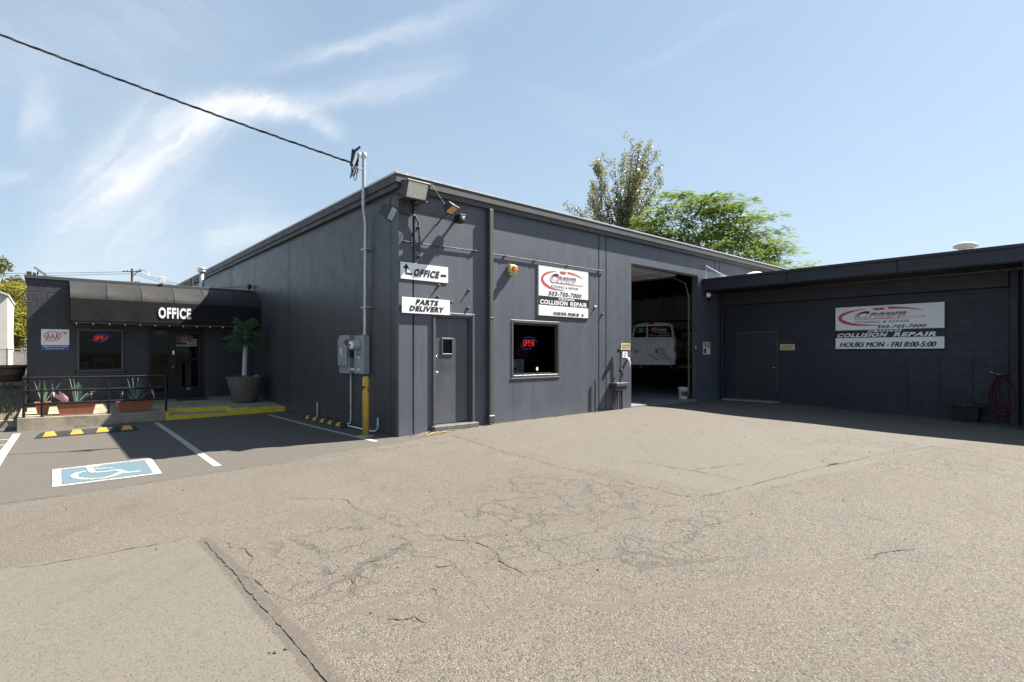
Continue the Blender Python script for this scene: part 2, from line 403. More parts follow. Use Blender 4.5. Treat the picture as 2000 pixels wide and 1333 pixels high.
M['door'] = pm('charcoal_door_paint', (.066, .071, .082), (.088, .092, .10), 2.2, .38, 0, 40, .06)
def door_paint():
    m, N, b, pos = base_mat('scuffed_door_paint'); x, y, z = N.sep(pos); n = N.noise(pos, 6, 5, .65)
    d = N.vm('DISTANCE', N.vm('MULTIPLY', pos, (1.0, 0, 1.5)), (1.0, 0, 1.80), 1)
    sm = N.m('MULTIPLY', N.ramp(N.m('ADD', d, N.m('MULTIPLY', n, .5)), .62, .25), .6)
    col = N.mix(N.ramp(N.noise(N.vm('MULTIPLY', pos, (1, 1, .5)), 3, 5, .6), .35, .7), (.058, .066, .080), (.080, .087, .098)); col = N.mix(sm, col, (.022, .022, .024))
    lo = N.m('MULTIPLY', N.ramp(N.m('ADD', z, n), 1.25, .6), .35); col = N.mix(lo, col, (.12, .12, .12))
    N.put(b.inputs['Base Color'], col); b.inputs['Roughness'].default_value = .42; bump(N, b, N.noise(pos, 40, 3), .06); return m
M['door'] = door_paint()
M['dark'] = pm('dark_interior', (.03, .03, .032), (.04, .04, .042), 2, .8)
M['inter'] = pm('shop_wall', (.80, .78, .74), (.72, .70, .66), 1.2, .8)
M['floor'] = pm('shop_floor', (.22, .225, .235), (.15, .155, .165), 1.4, .42, 0, 30, .1)
M['concrete'] = pm('weathered_concrete', (.47, .40, .30), (.27, .235, .18), 3.6, .85, 0, 55, .4, lo=.35, hi=.70)
M['white'] = pm('sign_white', (.80, .80, .80), (.76, .76, .765), 3, .38)
M['black'] = pm('black_print', (.016, .016, .017), rough=.5)
M['black_m'] = pm('black_metal', (.010, .010, .011), (.014, .014, .016), 12, .42, .0, spec=.35)
M['rubber'] = pm('rubber', (.035, .035, .037), (.05, .05, .05), 9, .75, 0, 50, .2)
M['yellow'] = pm('yellow_paint', (.66, .50, .03), (.52, .38, .03), 7, .55, 0, 40, .2, lo=.4, hi=.8)
M['yellow_b'] = pm('bollard_yellow', (.70, .50, .085), (.62, .44, .07), 5, .42, 0, 30, .05)
M['yellow_s'] = pm('stop_yellow', (.95, .50, .05), (.78, .40, .045), 9, .6)
M['red'] = pm('red_print', (.55, .075, .05), (.5, .065, .045), 5, .45)
M['blue'] = pm('blue_print', (.03, .075, .32), rough=.45)
M['navy'] = pm('navy_print', (.02, .03, .09), rough=.45)
M['cream'] = pm('cream_sign', (.66, .53, .27), (.60, .47, .23), 9, .5)
M['galv'] = pm('galvanised_steel', (.50, .52, .54), (.40, .42, .44), 14, .42, .65, 60, .06)
M['grey_box'] = pm('grey_enamel', (.24, .265, .28), (.27, .295, .31), 6, .36, 0, 40, .03)
M['chrome'] = pm('polished_metal', (.75, .75, .76), rough=.15, metal=1)
M['lens'] = pm('frosted_lens', (.82, .82, .76), (.68, .68, .60), 9, .35, spec=.4)
M['amber'] = pm('amber_lens', (.70, .42, .20), (.6, .36, .16), 9, .2)
M['orange'] = pm('orange_lens', (.85, .22, .02), rough=.25)
M['bronze'] = pm('bronze_housing', (.055, .05, .046), (.075, .068, .06), 9, .5)
M['awning'] = pm('black_canvas', (.030, .029, .029), (.038, .036, .035), 5, .72, 0, 220, .15, spec=.35)
M['valance'] = pm('black_valance', (.011, .011, .0115), (.014, .014, .0145), 5, .8, 0, 220, .15, spec=.3)
M['terra'] = pm('terracotta', (.38, .135, .065), (.30, .10, .05), 9, .7, 0, 25, .15, stretch=(1, 1, 5))
M['soil'] = pm('dark_soil', (.10, .072, .05), (.18, .135, .095), 5, .95, 0, 14, .8)
M['aggregate'] = pm('exposed_aggregate', (.26, .215, .17), (.08, .065, .055), 60, .8, 0, 70, .8, lo=.4, hi=.6)
M['gravel'] = pm('pale_gravel', (.5, .48, .45), (.28, .26, .25), 50, .8)
M['stone'] = pm('pale_stone', (.45, .38, .31), (.36, .30, .25), 14, .7, 0, 20, .2)
M['stone_d'] = pm('dark_stone', (.05, .05, .055), (.09, .08, .08), 14, .6, 0, 20, .2)
M['trunk_w'] = pm('rope_wrap', (.55, .55, .56), (.40, .40, .42), 30, .6, 0, 50, .3)
M['trunk_b'] = pm('palm_fibre', (.20, .11, .05), (.12, .07, .035), 30, .9, 0, 60, .6)
M['bark'] = pm('tree_bark', (.14, .11, .085), (.22, .18, .14), 6, .9, 0, 20, .5)
M['wood'] = pm('old_wood', (.30, .19, .11), (.16, .10, .065), 6, .85, 0, 30, .5, stretch=(1, 1, .2))
M['van'] = pm('white_van_paint', (.78, .79, .80), (.75, .76, .77), 3, .28, coat=.4)
M['plastic'] = pm('black_plastic', (.02, .02, .022), rough=.5)
M['tail'] = pm('red_tail_lens', (.50, .02, .02), rough=.15)
M['bucket'] = pm('bucket_plastic', (.70, .70, .68), (.55, .55, .54), 9, .45)
M['hose'] = pm('red_hose', (.15, .022, .035), (.11, .016, .026), 12, .42)
M['bag'] = pm('white_bag', (.62, .62, .64), (.5, .5, .52), 12, .8)
M['tan'] = pm('tan_panel', (.20, .16, .11), (.16, .13, .09), 4, .6)
M['cloth_red'] = pm('flag_red', (.55, .05, .06), rough=.8)
M['cloth_white'] = pm('flag_white', (.78, .77, .76), rough=.8)
M['cloth_blue'] = pm('flag_blue', (.035, .05, .17), rough=.8)
M['stucco'] = pm('cream_stucco', (.80, .77, .70), (.76, .73, .66), 3, .8, 0, 40, .2)
M['white_pipe'] = pm('white_conduit', (.62, .63, .65), (.5, .51, .53), 14, .5)
M['copper_wire'] = pm('bare_wire', (.38, .39, .40), (.2, .2, .2), 30, .45, .6)
M['cable'] = pm('black_cable', (.02, .02, .02), (.035, .035, .035), 20, .5)
M['mat'] = pm('door_mat', (.05, .05, .052), (.035, .035, .037), 60, .95, 0, 90, .5)
M['solar'] = pm('solar_cell', (.02, .025, .05), rough=.2)
M['neon_red'] = emit('neon_red', (1.0, .045, .03), 1.9)
M['neon_blue'] = emit('neon_blue', (.08, .14, 1.0), .4)
M['glass'] = glass('window_glass', (.42, .45, .47))
M['glass_d'] = glass('tinted_glass', (.10, .11, .12))
M['glass_c'] = glass('clear_panel', (.8, .85, .87), .12)
M['weed'] = pm('dry_weed', (.36, .30, .12), (.16, .20, .05), 20, .9)
M['straw'] = pm('dry_straw', (.50, .38, .20), (.40, .30, .15), 20, .9)
M['flower'] = pm('yellow_petal', (.75, .55, .04), rough=.8)
M['chain'] = pm('fence_wire', (.42, .43, .44), rough=.5, metal=.5)
M['block_far'] = pm('grey_far_wall', (.36, .34, .32), (.28, .27, .25), 2, .9)
M['lin_white'] = pm('line_paint', (.53, .515, .48), (.25, .23, .205), 19, .75, 0, 60, .3, lo=.46, hi=.66)
M['lin_blue'] = pm('blue_pavement_paint', (.115, .215, .28), (.17, .185, .185), 11, .7, 0, 60, .3, lo=.42, hi=.72)
def leaf_mat(name, c1, c2, tr=.45, scale=1.2, rough=.5):
    m = bpy.data.materials.new(name); m.use_nodes = True; N = NT(m.node_tree); N.n.clear()
    g = N.node('ShaderNodeNewGeometry'); ob = N.node('ShaderNodeObjectInfo')
    f = N.m('ADD', N.m('MULTIPLY', g.outputs['Random Per Island'], .6), N.m('MULTIPLY', N.ramp(N.noise(g.outputs['Position'], scale, 3), .35, .65), .4))
    c = N.mix(f, c1, c2)
    d = N.node('ShaderNodeBsdfPrincipled'); N.put(d.inputs['Base Color'], c); d.inputs['Roughness'].default_value = rough; d.inputs['Specular IOR Level'].default_value = .35
    t = N.node('ShaderNodeBsdfTranslucent'); N.put(t.inputs[0], N.mix(.35, c, (c2[0] * 1.5, c2[1] * 1.6, c2[2]), 'MIX'))
    mx = N.node('ShaderNodeMixShader'); mx.inputs[0].default_value = tr
    N.l.new(d.outputs[0], mx.inputs[1]); N.l.new(t.outputs[0], mx.inputs[2]); N.l.new(mx.outputs[0], N.node('ShaderNodeOutputMaterial').inputs[0]); return m
M['leaf_poplar'] = leaf_mat('poplar_leaf', (.10, .115, .05), (.25, .245, .13), .45, 1.2, .32)
M['leaf_locust'] = leaf_mat('locust_leaf', (.05, .105, .02), (.20, .255, .038), .42, .5)
M['leaf_left'] = leaf_mat('hedge_leaf', (.11, .13, .025), (.30, .26, .05), .5)
M['leaf_conifer'] = leaf_mat('conifer_needle', (.07, .085, .03), (.13, .13, .05), .3)
M['leaf_palm'] = leaf_mat('palm_leaf', (.028, .095, .042), (.065, .16, .065), .35)
M['leaf_fake'] = leaf_mat('fake_frond', (.13, .25, .175), (.22, .34, .26), .3)
M['stem_fake'] = pm('fake_stem', (.20, .30, .22), (.27, .34, .25), 20, .7)

def asphalt():
    K = .535; q_ = lambda *c: tuple(x * K for x in c)
    m, N, b, pos = base_mat('old_asphalt')
    x, y, z = N.sep(pos)
    wob = N.m('MULTIPLY', N.m('SUBTRACT', N.noise(pos, 1.3, 4, .6), .5), .3)
    def half(p, q):            # >0 left of p->q
        (x0, y0), (x1, y1) = p, q; L = math.hypot(x1 - x0, y1 - y0); nx, ny = -(y1 - y0) / L, (x1 - x0) / L
        return N.m('ADD', N.m('ADD', N.m('MULTIPLY', N.m('SUBTRACT', x, x0), nx), N.m('MULTIPLY', N.m('SUBTRACT', y, y0), ny)), N.m('MULTIPLY', wob, .5))
    sm = lambda v, w=.03: N.ramp(v, -w, w)
    slab = N.m('MULTIPLY', sm(half((-3.98, -6.33), (-3.99, -3.59))), sm(half((-3.99, -3.59), (-9, -2.9))))       # smoother patch, near left
    pad = N.m('MULTIPLY', sm(half((.79, -6.0), (6.43, -6.86)), .04), sm(half((.96, .5), (.79, -6.0)), .08))      # smooth apron by the wall
    park = sm(half((1.0, .25), (-9, -1.9)), .05)                                                                  # parking bays
    park = N.m('MINIMUM', sm(half((-9, -1.55), (1.2, -.42)), .05), sm(half((.4, -2), (.25, 2)), .06))
    smooth = N.m('MAXIMUM', slab, N.m('MAXIMUM', pad, park))
    big = N.noise(pos, .28, 5, .6); mid = N.noise(pos, 1.7, 5, .62, .3); fin = N.noise(pos, 38, 4, .7)
    cell = N.node('ShaderNodeTexVoronoi'); N.put(cell.inputs['Vector'], pos); cell.inputs['Scale'].default_value = 78
    cell2 = N.node('ShaderNodeTexVoronoi'); N.put(cell2.inputs['Vector'], pos); cell2.inputs['Scale'].default_value = 150
    rc = N.sep(cell.outputs['Color'])[0]; rc2 = N.sep(cell2.outputs['Color'])[0]
    base = N.mix(N.ramp(big, .3, .7), q_(.212, .182, .149), q_(.250, .217, .178))
    base = N.mix(N.ramp(mid, .35, .75, 0, .5), base, q_(.175, .155, .132))
    stones = N.mix(N.ramp(rc, .12, .9), tuple(q * .62 for q in q_(.205, .182, .154)), q_(.30, .275, .235))
    coarse = N.m('MULTIPLY', N.ramp(y, -2.5, -6.5, .20, .38), N.ramp(big, .3, .7, .8, 1.2))
    rough_c = N.mix(coarse, base, stones)
    pit = N.m('MAXIMUM', N.ramp(rc2, .90, .93), N.m('MULTIPLY', N.ramp(rc, .10, .04), .8))
    rough_c = N.mix(N.m('MULTIPLY', pit, N.m('MULTIPLY', coarse, 1.5)), rough_c, q_(.05, .046, .042))
    rough_c = N.mix(N.m('MULTIPLY', N.ramp(rc2, .035, .015), .7), rough_c, q_(.48, .45, .40))
    sm_c = N.mix(N.ramp(fin, .3, .75), tuple(q * 1.09 for q in q_(.212, .190, .160)), tuple(q * .9 for q in q_(.212, .190, .160)))
    sm_c = N.mix(N.ramp(mid, .35, .7, 0, .45), sm_c, q_(.235, .211, .180))
    sm_c = N.mix(N.m('MULTIPLY', N.ramp(rc2, .955, .965), .6), sm_c, q_(.06, .055, .05))
    sm_c = N.mix(N.m('MULTIPLY', park, .55), sm_c, q_(.122, .112, .104))
    col = N.mix(N.m('MULTIPLY', smooth, .85), rough_c, sm_c)
    att = lambda nm: N.node('ShaderNodeAttribute', attribute_name=nm).outputs['Fac']
    wn = N.m('ADD', N.m('MULTIPLY', N.m('SUBTRACT', N.noise(pos, 5, 4, .6), .5), .07), N.m('MULTIPLY', N.m('SUBTRACT', N.noise(pos, 28, 3, .65), .5), .035))
    dmask = N.m('MULTIPLY', N.ramp(N.m('ADD', att('dirt_d'), wn), .050, .018), N.ramp(N.noise(pos, 1.4, 3, .6), .30, .48, .35, 1))
    smask = N.ramp(N.m('ADD', att('seam_d'), wn), .085, .045)
    col = N.mix(N.m('MULTIPLY', dmask, .85), col, N.mix(N.ramp(fin, .3, .7), q_(.172, .147, .117), q_(.200, .172, .138)))
    col = N.mix(N.m('MULTIPLY', smask, .80), col, N.mix(N.ramp(fin, .3, .7), q_(.130, .112, .092), q_(.172, .150, .124)))
    smooth = N.m('MAXIMUM', smooth, N.m('MAXIMUM', dmask, smask))
    stain = N.ramp(N.noise(N.vm('MULTIPLY', pos, (1, 1.8, 1)), .55, 5, .65, .8), .60, .74)
    col = N.mix(N.m('MULTIPLY', stain, .28), col, q_(.11, .10, .09))
    # drips and tyre scuffs
    spot = N.ramp(N.noise(pos, 3.4, 3, .5), .735, .765); col = N.mix(N.m('MULTIPLY', spot, .16), col, q_(.09, .08, .075))
    scuff = N.ramp(N.noise(N.vm('MULTIPLY', N.comb(N.m('ADD', N.m('MULTIPLY', x, .75), N.m('MULTIPLY', y, .66)), N.m('SUBTRACT', N.m('MULTIPLY', x, .66), N.m('MULTIPLY', y, .75)), 0), (.35, 3.2, 1)), 1.1, 4, .6, .3), .56, .72); col = N.mix(N.m('MULTIPLY', scuff, .16), col, q_(.10, .09, .08))
    # alligator cracking of the worn centre
    dp = N.vm('ADD', pos, N.vm('MULTIPLY', N.vm('SUBTRACT', N.noise(pos, 4.5, 5, .65, 0, 1), (.5, .5, .5)), (.34, .34, 0)))
    def blob(cx, cy, r): return N.ramp(N.vm('DISTANCE', N.comb(x, y, 0), (cx, cy, 0), 1), r, r * .45)
    zone = N.m('MAXIMUM', blob(-1.0, -5.3, 2.3), N.m('MAXIMUM', blob(-2.9, -4.9, 1.3), N.m('MULTIPLY', blob(5.5, -6.5, 2.5), .8)))
    brk = N.ramp(N.noise(pos, 2.1, 3, .6), .40, .50)
    ed = N.voro(dp, 1.75, 'DISTANCE_TO_EDGE'); ed2 = N.voro(dp, 4.2, 'DISTANCE_TO_EDGE')
    ck = N.m('MAXIMUM', N.ramp(ed, .024, .006), N.m('MULTIPLY', N.ramp(ed2, .040, .010), N.ramp(N.noise(pos, 1.3, 2), .46, .56)))
    ck = N.m('MULTIPLY', N.m('MULTIPLY', ck, zone), brk)
    col = N.mix(N.m('MULTIPLY', ck, .42), col, q_(.07, .06, .05))
    far = N.ramp(y, -1, 12); col = N.mix(N.m('MULTIPLY', N.ramp(N.m('ADD', N.m('ABSOLUTE', x), N.m('ABSOLUTE', y)), 25, 60), .8), col, q_(.11, .105, .09))
    N.put(b.inputs['Base Color'], col); b.inputs['Roughness'].default_value = .9; b.inputs['Specular IOR Level'].default_value = .25
    h = N.m('ADD', N.m('MULTIPLY', cell.outputs['Distance'], N.ramp(smooth, 0, 1, -.75, -.22)), N.m('ADD', N.m('MULTIPLY', fin, .35), N.m('MULTIPLY', mid, .8)))
    h = N.m('SUBTRACT', h, N.m('ADD', N.m('MULTIPLY', pit, .5), N.m('MULTIPLY', ck, .6)))
    bump(N, b, h, .75, .012); return m
M['asphalt'] = asphalt()
M['seam'] = pm('sealed_seam', (.128, .114, .098), (.155, .138, .116), 7, .9, 0, 60, .4)
M['seam_d'] = pm('dark_concrete', (.20, .19, .175), (.14, .135, .125), 7, .85, 0, 60, .4)
def soft_dirt(name, c, c2, lo, hi, grit):
    m = bpy.data.materials.new(name); m.use_nodes = True; N = NT(m.node_tree); b = N.n['Principled BSDF']; pos = N.node('ShaderNodeNewGeometry').outputs['Position']
    cov = N.node('ShaderNodeAttribute', attribute_name='cover').outputs['Fac']
    n = N.m('ADD', N.m('MULTIPLY', N.noise(pos, 9, 4, .6), .8), N.m('MULTIPLY', N.noise(pos, 60, 3, .7), grit))
    a = N.ramp(N.m('SUBTRACT', cov, N.m('MULTIPLY', n, .75)), lo, hi)
    N.put(b.inputs['Base Color'], N.mix(N.ramp(N.noise(pos, 45, 4, .7), .35, .65), c, c2)); b.inputs['Roughness'].default_value = .95; b.inputs['Specular IOR Level'].default_value = .2
    bump(N, b, N.noise(pos, 70, 3, .7), .5, .006)
    N.put(b.inputs['Alpha'], a); return m
M['dirt_s'] = soft_dirt('dirt_in_crack', (.096, .084, .067), (.078, .068, .055), -.15, .25, .35)
M['crack_s'] = soft_dirt('fine_crack', (.068, .059, .049), (.10, .087, .07), -.22, .12, .3)
M['seam_s'] = soft_dirt('worn_seam', (.086, .076, .063), (.068, .060, .051), -.25, .15, .35)
M['dirt'] = pm('dirt_filled_crack', (.162, .143, .118), (.182, .160, .130), 9, .95, 0, 60, .3)
M['crack'] = pm('open_crack', (.085, .074, .06), (.17, .15, .125), 20, .95)

# ------------------------------------------------------------------ ground and markings (the setting)
def axis(a, b, st, far):
    v = list(np.arange(a, b + 1e-6, st)); e = st; q = b; hi = []
    while q < far: e *= 1.5; q += e; hi.append(q)
    e = st; q = a; lo = []
    while q > -far: e *= 1.5; q -= e; lo.append(q)
    return lo[::-1] + v + hi
def fine(a, b, st, lo, hi, base):
    return sorted(set(np.round([v for v in base if not (lo - 1e-6 < v < hi + 1e-6)] + list(np.arange(lo, hi + 1e-6, st)), 4)))
gx = fine(0, 0, .034, -4.6, 8.4, axis(-9, 15, .2, 900)); gy = fine(0, 0, .034, -8.2, -2.6, axis(-12, 9, .2, 900))
def drape(pts, wid, h, step=.12, jit=0, wj=0, rnd=None):
    """ribbon laid on the ground along a polyline"""
    P = [Vector((p[0], p[1])) for p in pts]; out = []
    for a, b in zip(P[:-1], P[1:]):
        n = max(1, int((b - a).length / step)); out += [a.lerp(b, i / n) for i in range(n)]
    out.append(P[-1])
    rnd = rnd or random; wl = []
    if jit:
        off = Vector((0, 0)); q = []
        for i, p in enumerate(out):
            off = off * .75 + Vector((rnd.gauss(0, jit), rnd.gauss(0, jit))); q.append(p + off)
        out = q
    n = len(out)
    for i in range(n):
        e = min(1, (i + .6) / 3, (n - i - .4) / 3) if wj else 1
        wl.append(wid * e * (1 + (rnd.uniform(-wj, wj) if wj else 0)))
    v, f = ribbon2d([(p.x, p.y) for p in out], wl)
    return [(p.x, p.y, gz(p.x, p.y) + h) for p in v], f
def soft_strip(name, lines, wid, mat, h, **kw):
    m = MB(); cov = []
    for l in lines:
        v, f = drape(l, wid, h, **kw); n = len(v) // 2; mid = [tuple((Vector(a) + Vector(b)) / 2) for a, b in zip(v[:n], v[n:])]
        e = [min(1, (i + .3) / 6, (n - i - .7) / 6) for i in range(n)]
        m.add(v[:n] + mid + v[n:], [(i, i + 1, n + i + 1, n + i) for i in range(n - 1)] + [(n + i, n + i + 1, 2 * n + i + 1, 2 * n + i) for i in range(n - 1)]); cov += [0] * n + e + [0] * n
    o = obj(name, m, mat, kind='structure'); at = o.data.attributes.new('cover', 'FLOAT', 'POINT'); at.data.foreach_set('value', cov); return o
def strip(name, lines, wid, mat, h, **kw):
    m = MB()
    for l in lines: m.add(*drape(l, wid, h, **kw))
    return obj(name, m, mat, kind='structure')
def g_px(l, z=-.12):
    o = []
    for a, b in l:
        zz = z
        for _ in range(4): p = at_z(a, b, zz); zz = gz(p.x, p.y)
        o.append((p.x, p.y))
    return o
c4 = lambda l: g_px([(400 + a / 2.5, 960 + b / 2.5) for a, b in l])
c5 = lambda l: g_px([(1200 + a / 2.326, 760 + b / 2.326) for a, b in l])
rr = random.Random(3)
dirt = [c4([(330, 580), (520, 540), (660, 515), (780, 470), (900, 400), (1060, 340), (1190, 280), (1400, 210), (1570, 180), (1800, 110), (2000, 60)]),
        c4([(440, 715), (600, 650), (720, 600), (800, 545), (960, 515), (1080, 455), (1170, 450), (1210, 400), (1440, 365)]),
        c4([(650, 750), (830, 765), (960, 765), (1100, 720), (1250, 660), (1400, 620), (1520, 560), (1590, 480), (1680, 510), (1800, 540), (2000, 570)]),
        c4([(780, 590), (950, 575), (1150, 575), (1230, 640)]),
        c5([(0, 985), (100, 960), (250, 940), (450, 910), (600, 880), (780, 845), (900, 830), (1100, 790)]),
        c5([(1480, 575), (1620, 570), (1700, 550), (1861, 560)]), c5([(1640, 490), (1690, 545)]), c5([(1700, 550), (1861, 620)]),
        c4([(930, 265), (1010, 300), (1070, 340)]), c4([(800, 100), (900, 150), (1000, 180)])]
seams = [c4([(0, 240), (120, 360), (200, 460), (300, 570), (440, 715), (600, 920), (700, 1010)])]
GX, GY = np.meshgrid(gx, gy); GZ = ground_z(GX, GY)
mb = MB(); nx = len(gx)
mb.add(np.stack([GX.ravel(), GY.ravel(), GZ.ravel()], 1).tolist(), [(j * nx + i, j * nx + i + 1, (j + 1) * nx + i + 1, (j + 1) * nx + i) for j in range(len(gy) - 1) for i in range(nx - 1)], 0, True)
ground = obj('ground', mb, M['asphalt'], kind='structure')
def dist_field(lines, name, far=.4):
    P = np.stack([GX.ravel(), GY.ravel()], 1); best = np.full(len(P), far)
    ok = np.where((P[:, 0] > -5) & (P[:, 0] < 9) & (P[:, 1] > -8.6) & (P[:, 1] < -2))[0]; Q = P[ok]; bb = best[ok]
    for l in lines:
        for a, b in zip(l[:-1], l[1:]):
            a, b = np.array(a), np.array(b); ab = b - a; t = np.clip(((Q - a) @ ab) / max(ab @ ab, 1e-9), 0, 1); bb = np.minimum(bb, np.linalg.norm(Q - (a + t[:, None] * ab), axis=1))
    best[ok] = bb; at = ground.data.attributes.new(name, 'FLOAT', 'POINT'); at.data.foreach_set('value', best.astype(np.float32))


dist_field(dirt, 'dirt_d'); dist_field(seams, 'seam_d')
edge_crack = [c4([(-10, 235), (110, 355), (190, 460), (290, 570), (430, 715), (590, 925), (690, 1020)])]
thin = [
        c4([(1130, 200), (1200, 235), (1320, 245), (1400, 290), (1460, 360), (1540, 390), (1600, 420), (1550, 440)]), c4([(1360, 165), (1410, 190), (1470, 200)]),
        c4([(550, 660), (530, 600), (500, 560)]), c4([(690, 610), (660, 560)]), c4([(700, 400), (740, 460), (720, 520)]), c4([(950, 930), (960, 770)]),
        c4([(90, 240), (130, 275), (210, 280), (235, 330), (205, 380)]), c4([(180, 400), (240, 430), (300, 500), (420, 520)]), c4([(640, 660), (720, 690), (740, 720)]),
        c4([(800, 610), (950, 640), (1050, 620), (1130, 680)]), c4([(1090, 455), (1140, 490), (1150, 520), (1240, 545)]), c4([(1370, 515), (1490, 545)]),
        c4([(930, 170), (940, 205)]), c4([(1100, 340), (1160, 370), (1220, 360), (1215, 330)]), c4([(380, 30), (680, 40), (740, 85), (800, 110)]),
        c4([(1000, 180), (1080, 215), (1180, 225)]), c4([(750, 385), (770, 350), (880, 330), (960, 280)]), c4([(1280, 400), (1320, 430)]), c4([(1480, 190), (1470, 225)]),
        c5([(0, 410), (120, 440), (240, 470), (380, 495)]), c5([(380, 495), (500, 470), (640, 430), (820, 385), (1000, 345), (1200, 300), (1350, 280), (1480, 255)]),
        c5([(630, 430), (480, 395), (330, 370), (100, 330)]), c5([(630, 430), (760, 450), (900, 495)]), c5([(1060, 545), (1180, 590), (1290, 615)]), c5([(1100, 790), (1300, 735), (1420, 722)]), c5([(0, 875), (60, 910), (110, 955)]),
        g_px([(875, 850), (960, 875), (1100, 915), (1200, 936)]), g_px([(-60, 994), (0, 985), (150, 965), (300, 942), (500, 912), (700, 884), (900, 860)]),
        g_px([(0, 1115), (120, 1097), (250, 1075), (385, 1050)]), c4([(1900, 480), (1960, 525), (2040, 520)]), c5([(330, 380), (400, 360), (620, 340)])]
soft_strip('patch_edge_crack', edge_crack, .015, M['crack_s'], .006, step=.03, jit=.0035, wj=.9, rnd=rr)
soft_strip('asphalt_crack', thin, .014, M['crack_s'], .006, step=.04, jit=.009, wj=.85, rnd=rr)
strip('parking_line', [[(-3.04, 5.96), (-3.14, -.45)]], .105, M['lin_white'], .005)
strip('parking_line', [[(-.60, 5.75), (-.54, -.16)]], .105, M['lin_white'], .005)
strip('parking_line', [[(-5.43, 5.9), (-5.55, 1.2), (-5.62, -1)]], .12, M['lin_white'], .005)
strip('hatch_line', [[(-5.52, yy), (-8.0, yy + .35)] for yy in (5.0, 4.1, 3.2, 2.3)], .10, M['lin_white'], .005)
m = MB(); A, B_, C_, D_ = (-4.93, -.47), (-3.81, -.47), (-3.76, .88), (-4.92, .85)
bil = lambda u, v: Vector(A).lerp(Vector(B_), u).lerp(Vector(D_).lerp(Vector(C_), u), v)
gp = lambda p, h: (p[0], p[1], gz(p[0], p[1]) + h)
m.grid(lambda u, v: gp(bil(u, v), .005), 8, 8)
m.grid(lambda u, v: gp(bil(.085 + .83 * u, .075 + .85 * v), .009), 8, 8, mi=1)
hp = lambda l: g_px([(a * .25, 780 + b * .25) for a, b in l])
def stroke_g(l, w, h=.013): m.add(*drape(l, w, h, step=.04), 0)
stroke_g(hp([(672, 568), (615, 580), (578, 600), (590, 620), (650, 630), (740, 630), (830, 620), (900, 600), (945, 578)]), .075)
stroke_g(hp([(700, 540), (722, 578), (820, 574), (905, 560), (935, 560)]), .075); stroke_g(hp([(742, 549), (880, 545)]), .06)
stroke_g(hp([(925, 560), (985, 581), (1100, 568)]), .07)
hc = hp([(722, 531)])[0]; m.add([gp((hc[0] + .10 * math.cos(a), hc[1] + .12 * math.sin(a)), .015) for a in [k * math.pi / 10 for k in range(20)]], [tuple(range(20))], 0)
obj('accessible_parking_symbol', m, [M['lin_white'], M['lin_blue']], kind='structure')

# raised concrete walkway in front of the office, with its yellow-edged step
PX0, PX1, PY0, PY1 = -5.44, -.004, 6.3, 9.5
def plat_z(x, y):
    u = (x - PX0) / (PX1 - PX0); v = (y - PY0) / (PY1 - PY0)
    return (1 - v) * (.115 * (1 - u) + .0 * u) + v * (.12 * (1 - u) + .15 * u)
NX0, NX1, NY = -2.75, -1.36, 6.92
def slab(mb, x0, x1, y0, y1, top=plat_z, bot=-.4, mi=0, nu=6):
    t = [[(x0 + (x1 - x0) * i / nu, y) for i in range(nu + 1)] for y in (y0, y1)]
    mb.grid(lambda u, v: (x0 + (x1 - x0) * u, y0 + (y1 - y0) * v, top(x0 + (x1 - x0) * u, y0 + (y1 - y0) * v)), nu, 4, mi, False)
    for (a, b, c, d) in ((x0, y0, x1, y0), (x1, y0, x1, y1), (x1, y1, x0, y1), (x0, y1, x0, y0)):
        q = [(a + (c - a) * i / nu, b + (d - b) * i / nu) for i in range(nu + 1)]
        mb.add([(x, y, bot) for x, y in q] + [(x, y, top(x, y)) for x, y in q], [(i, i + 1, nu + 2 + i, nu + 1 + i) for i in range(nu)], mi)
m = MB(); slab(m, PX0, NX0, PY0, PY1); slab(m, NX0, NX1, NY, PY1); slab(m, NX1, PX1, PY0 + .02, PY1)
m2 = MB(); tread = lambda x, y: plat_z(x, y) - .095
slab(m, NX0 + .002, NX1 - .002, PY0 + .02, NY - .002, tread)
w_ = obj('raised_walkway', m, M['concrete'], kind='structure'); obj('walkway_step', m2, M['seam_d'], kind='structure')
yz = lambda x, y: plat_z(x, y) + .004
m = MB()
slab(m, NX1 - .012, PX1 - .004, PY0 - .006, PY0 + .09, yz)                       # right kerb
slab(m, NX1 - .012, NX1 + .06, PY0 + .092, NY + .05, yz)                         # side of the step
slab(m, NX0 + .002, NX1 - .014, NY - .01, NY + .05, yz)                          # back riser
slab(m, NX0 - .004, NX1 - .014, PY0 - .008, PY0 + .045, lambda x, y: tread(x, y) + .004)   # lower nosing
slab(m, NX0 - .06, NX0 + .0, PY0 - .006, NY + .05, yz)
obj('yellow_kerb_paint', m, M['yellow'], kind='structure')
m = MB(); m.grid(lambda u, v: (-5.3 + 2.1 * u, 7.95 + .07 * v, plat_z(-5.3 + 2.1 * u, 8) + .004), 6, 1); obj('yellow_walk_line', m, M['yellow'], kind='structure')
m = MB()
m.box((-14, 7.2, -.4), (PX0 - .006, 7.42, .0)); obj('kerb', m, M['concrete'], kind='structure')
def bed_z(x, y): return -.06 + .53 * min(1, max(0, (y - 8) / 9)) + .05 * math.sin(x * 2.1 + y) * math.cos(y * 1.7)
m = MB(); m.grid(lambda u, v: (-20 + 14.6 * u if u < 1 else PX0 - .02, 7.43 + 28 * v, bed_z(-20 + 14.6 * u, 7.43 + 28 * v)), 30, 50); obj('soil_bed', m, M['soil'], kind='structure')

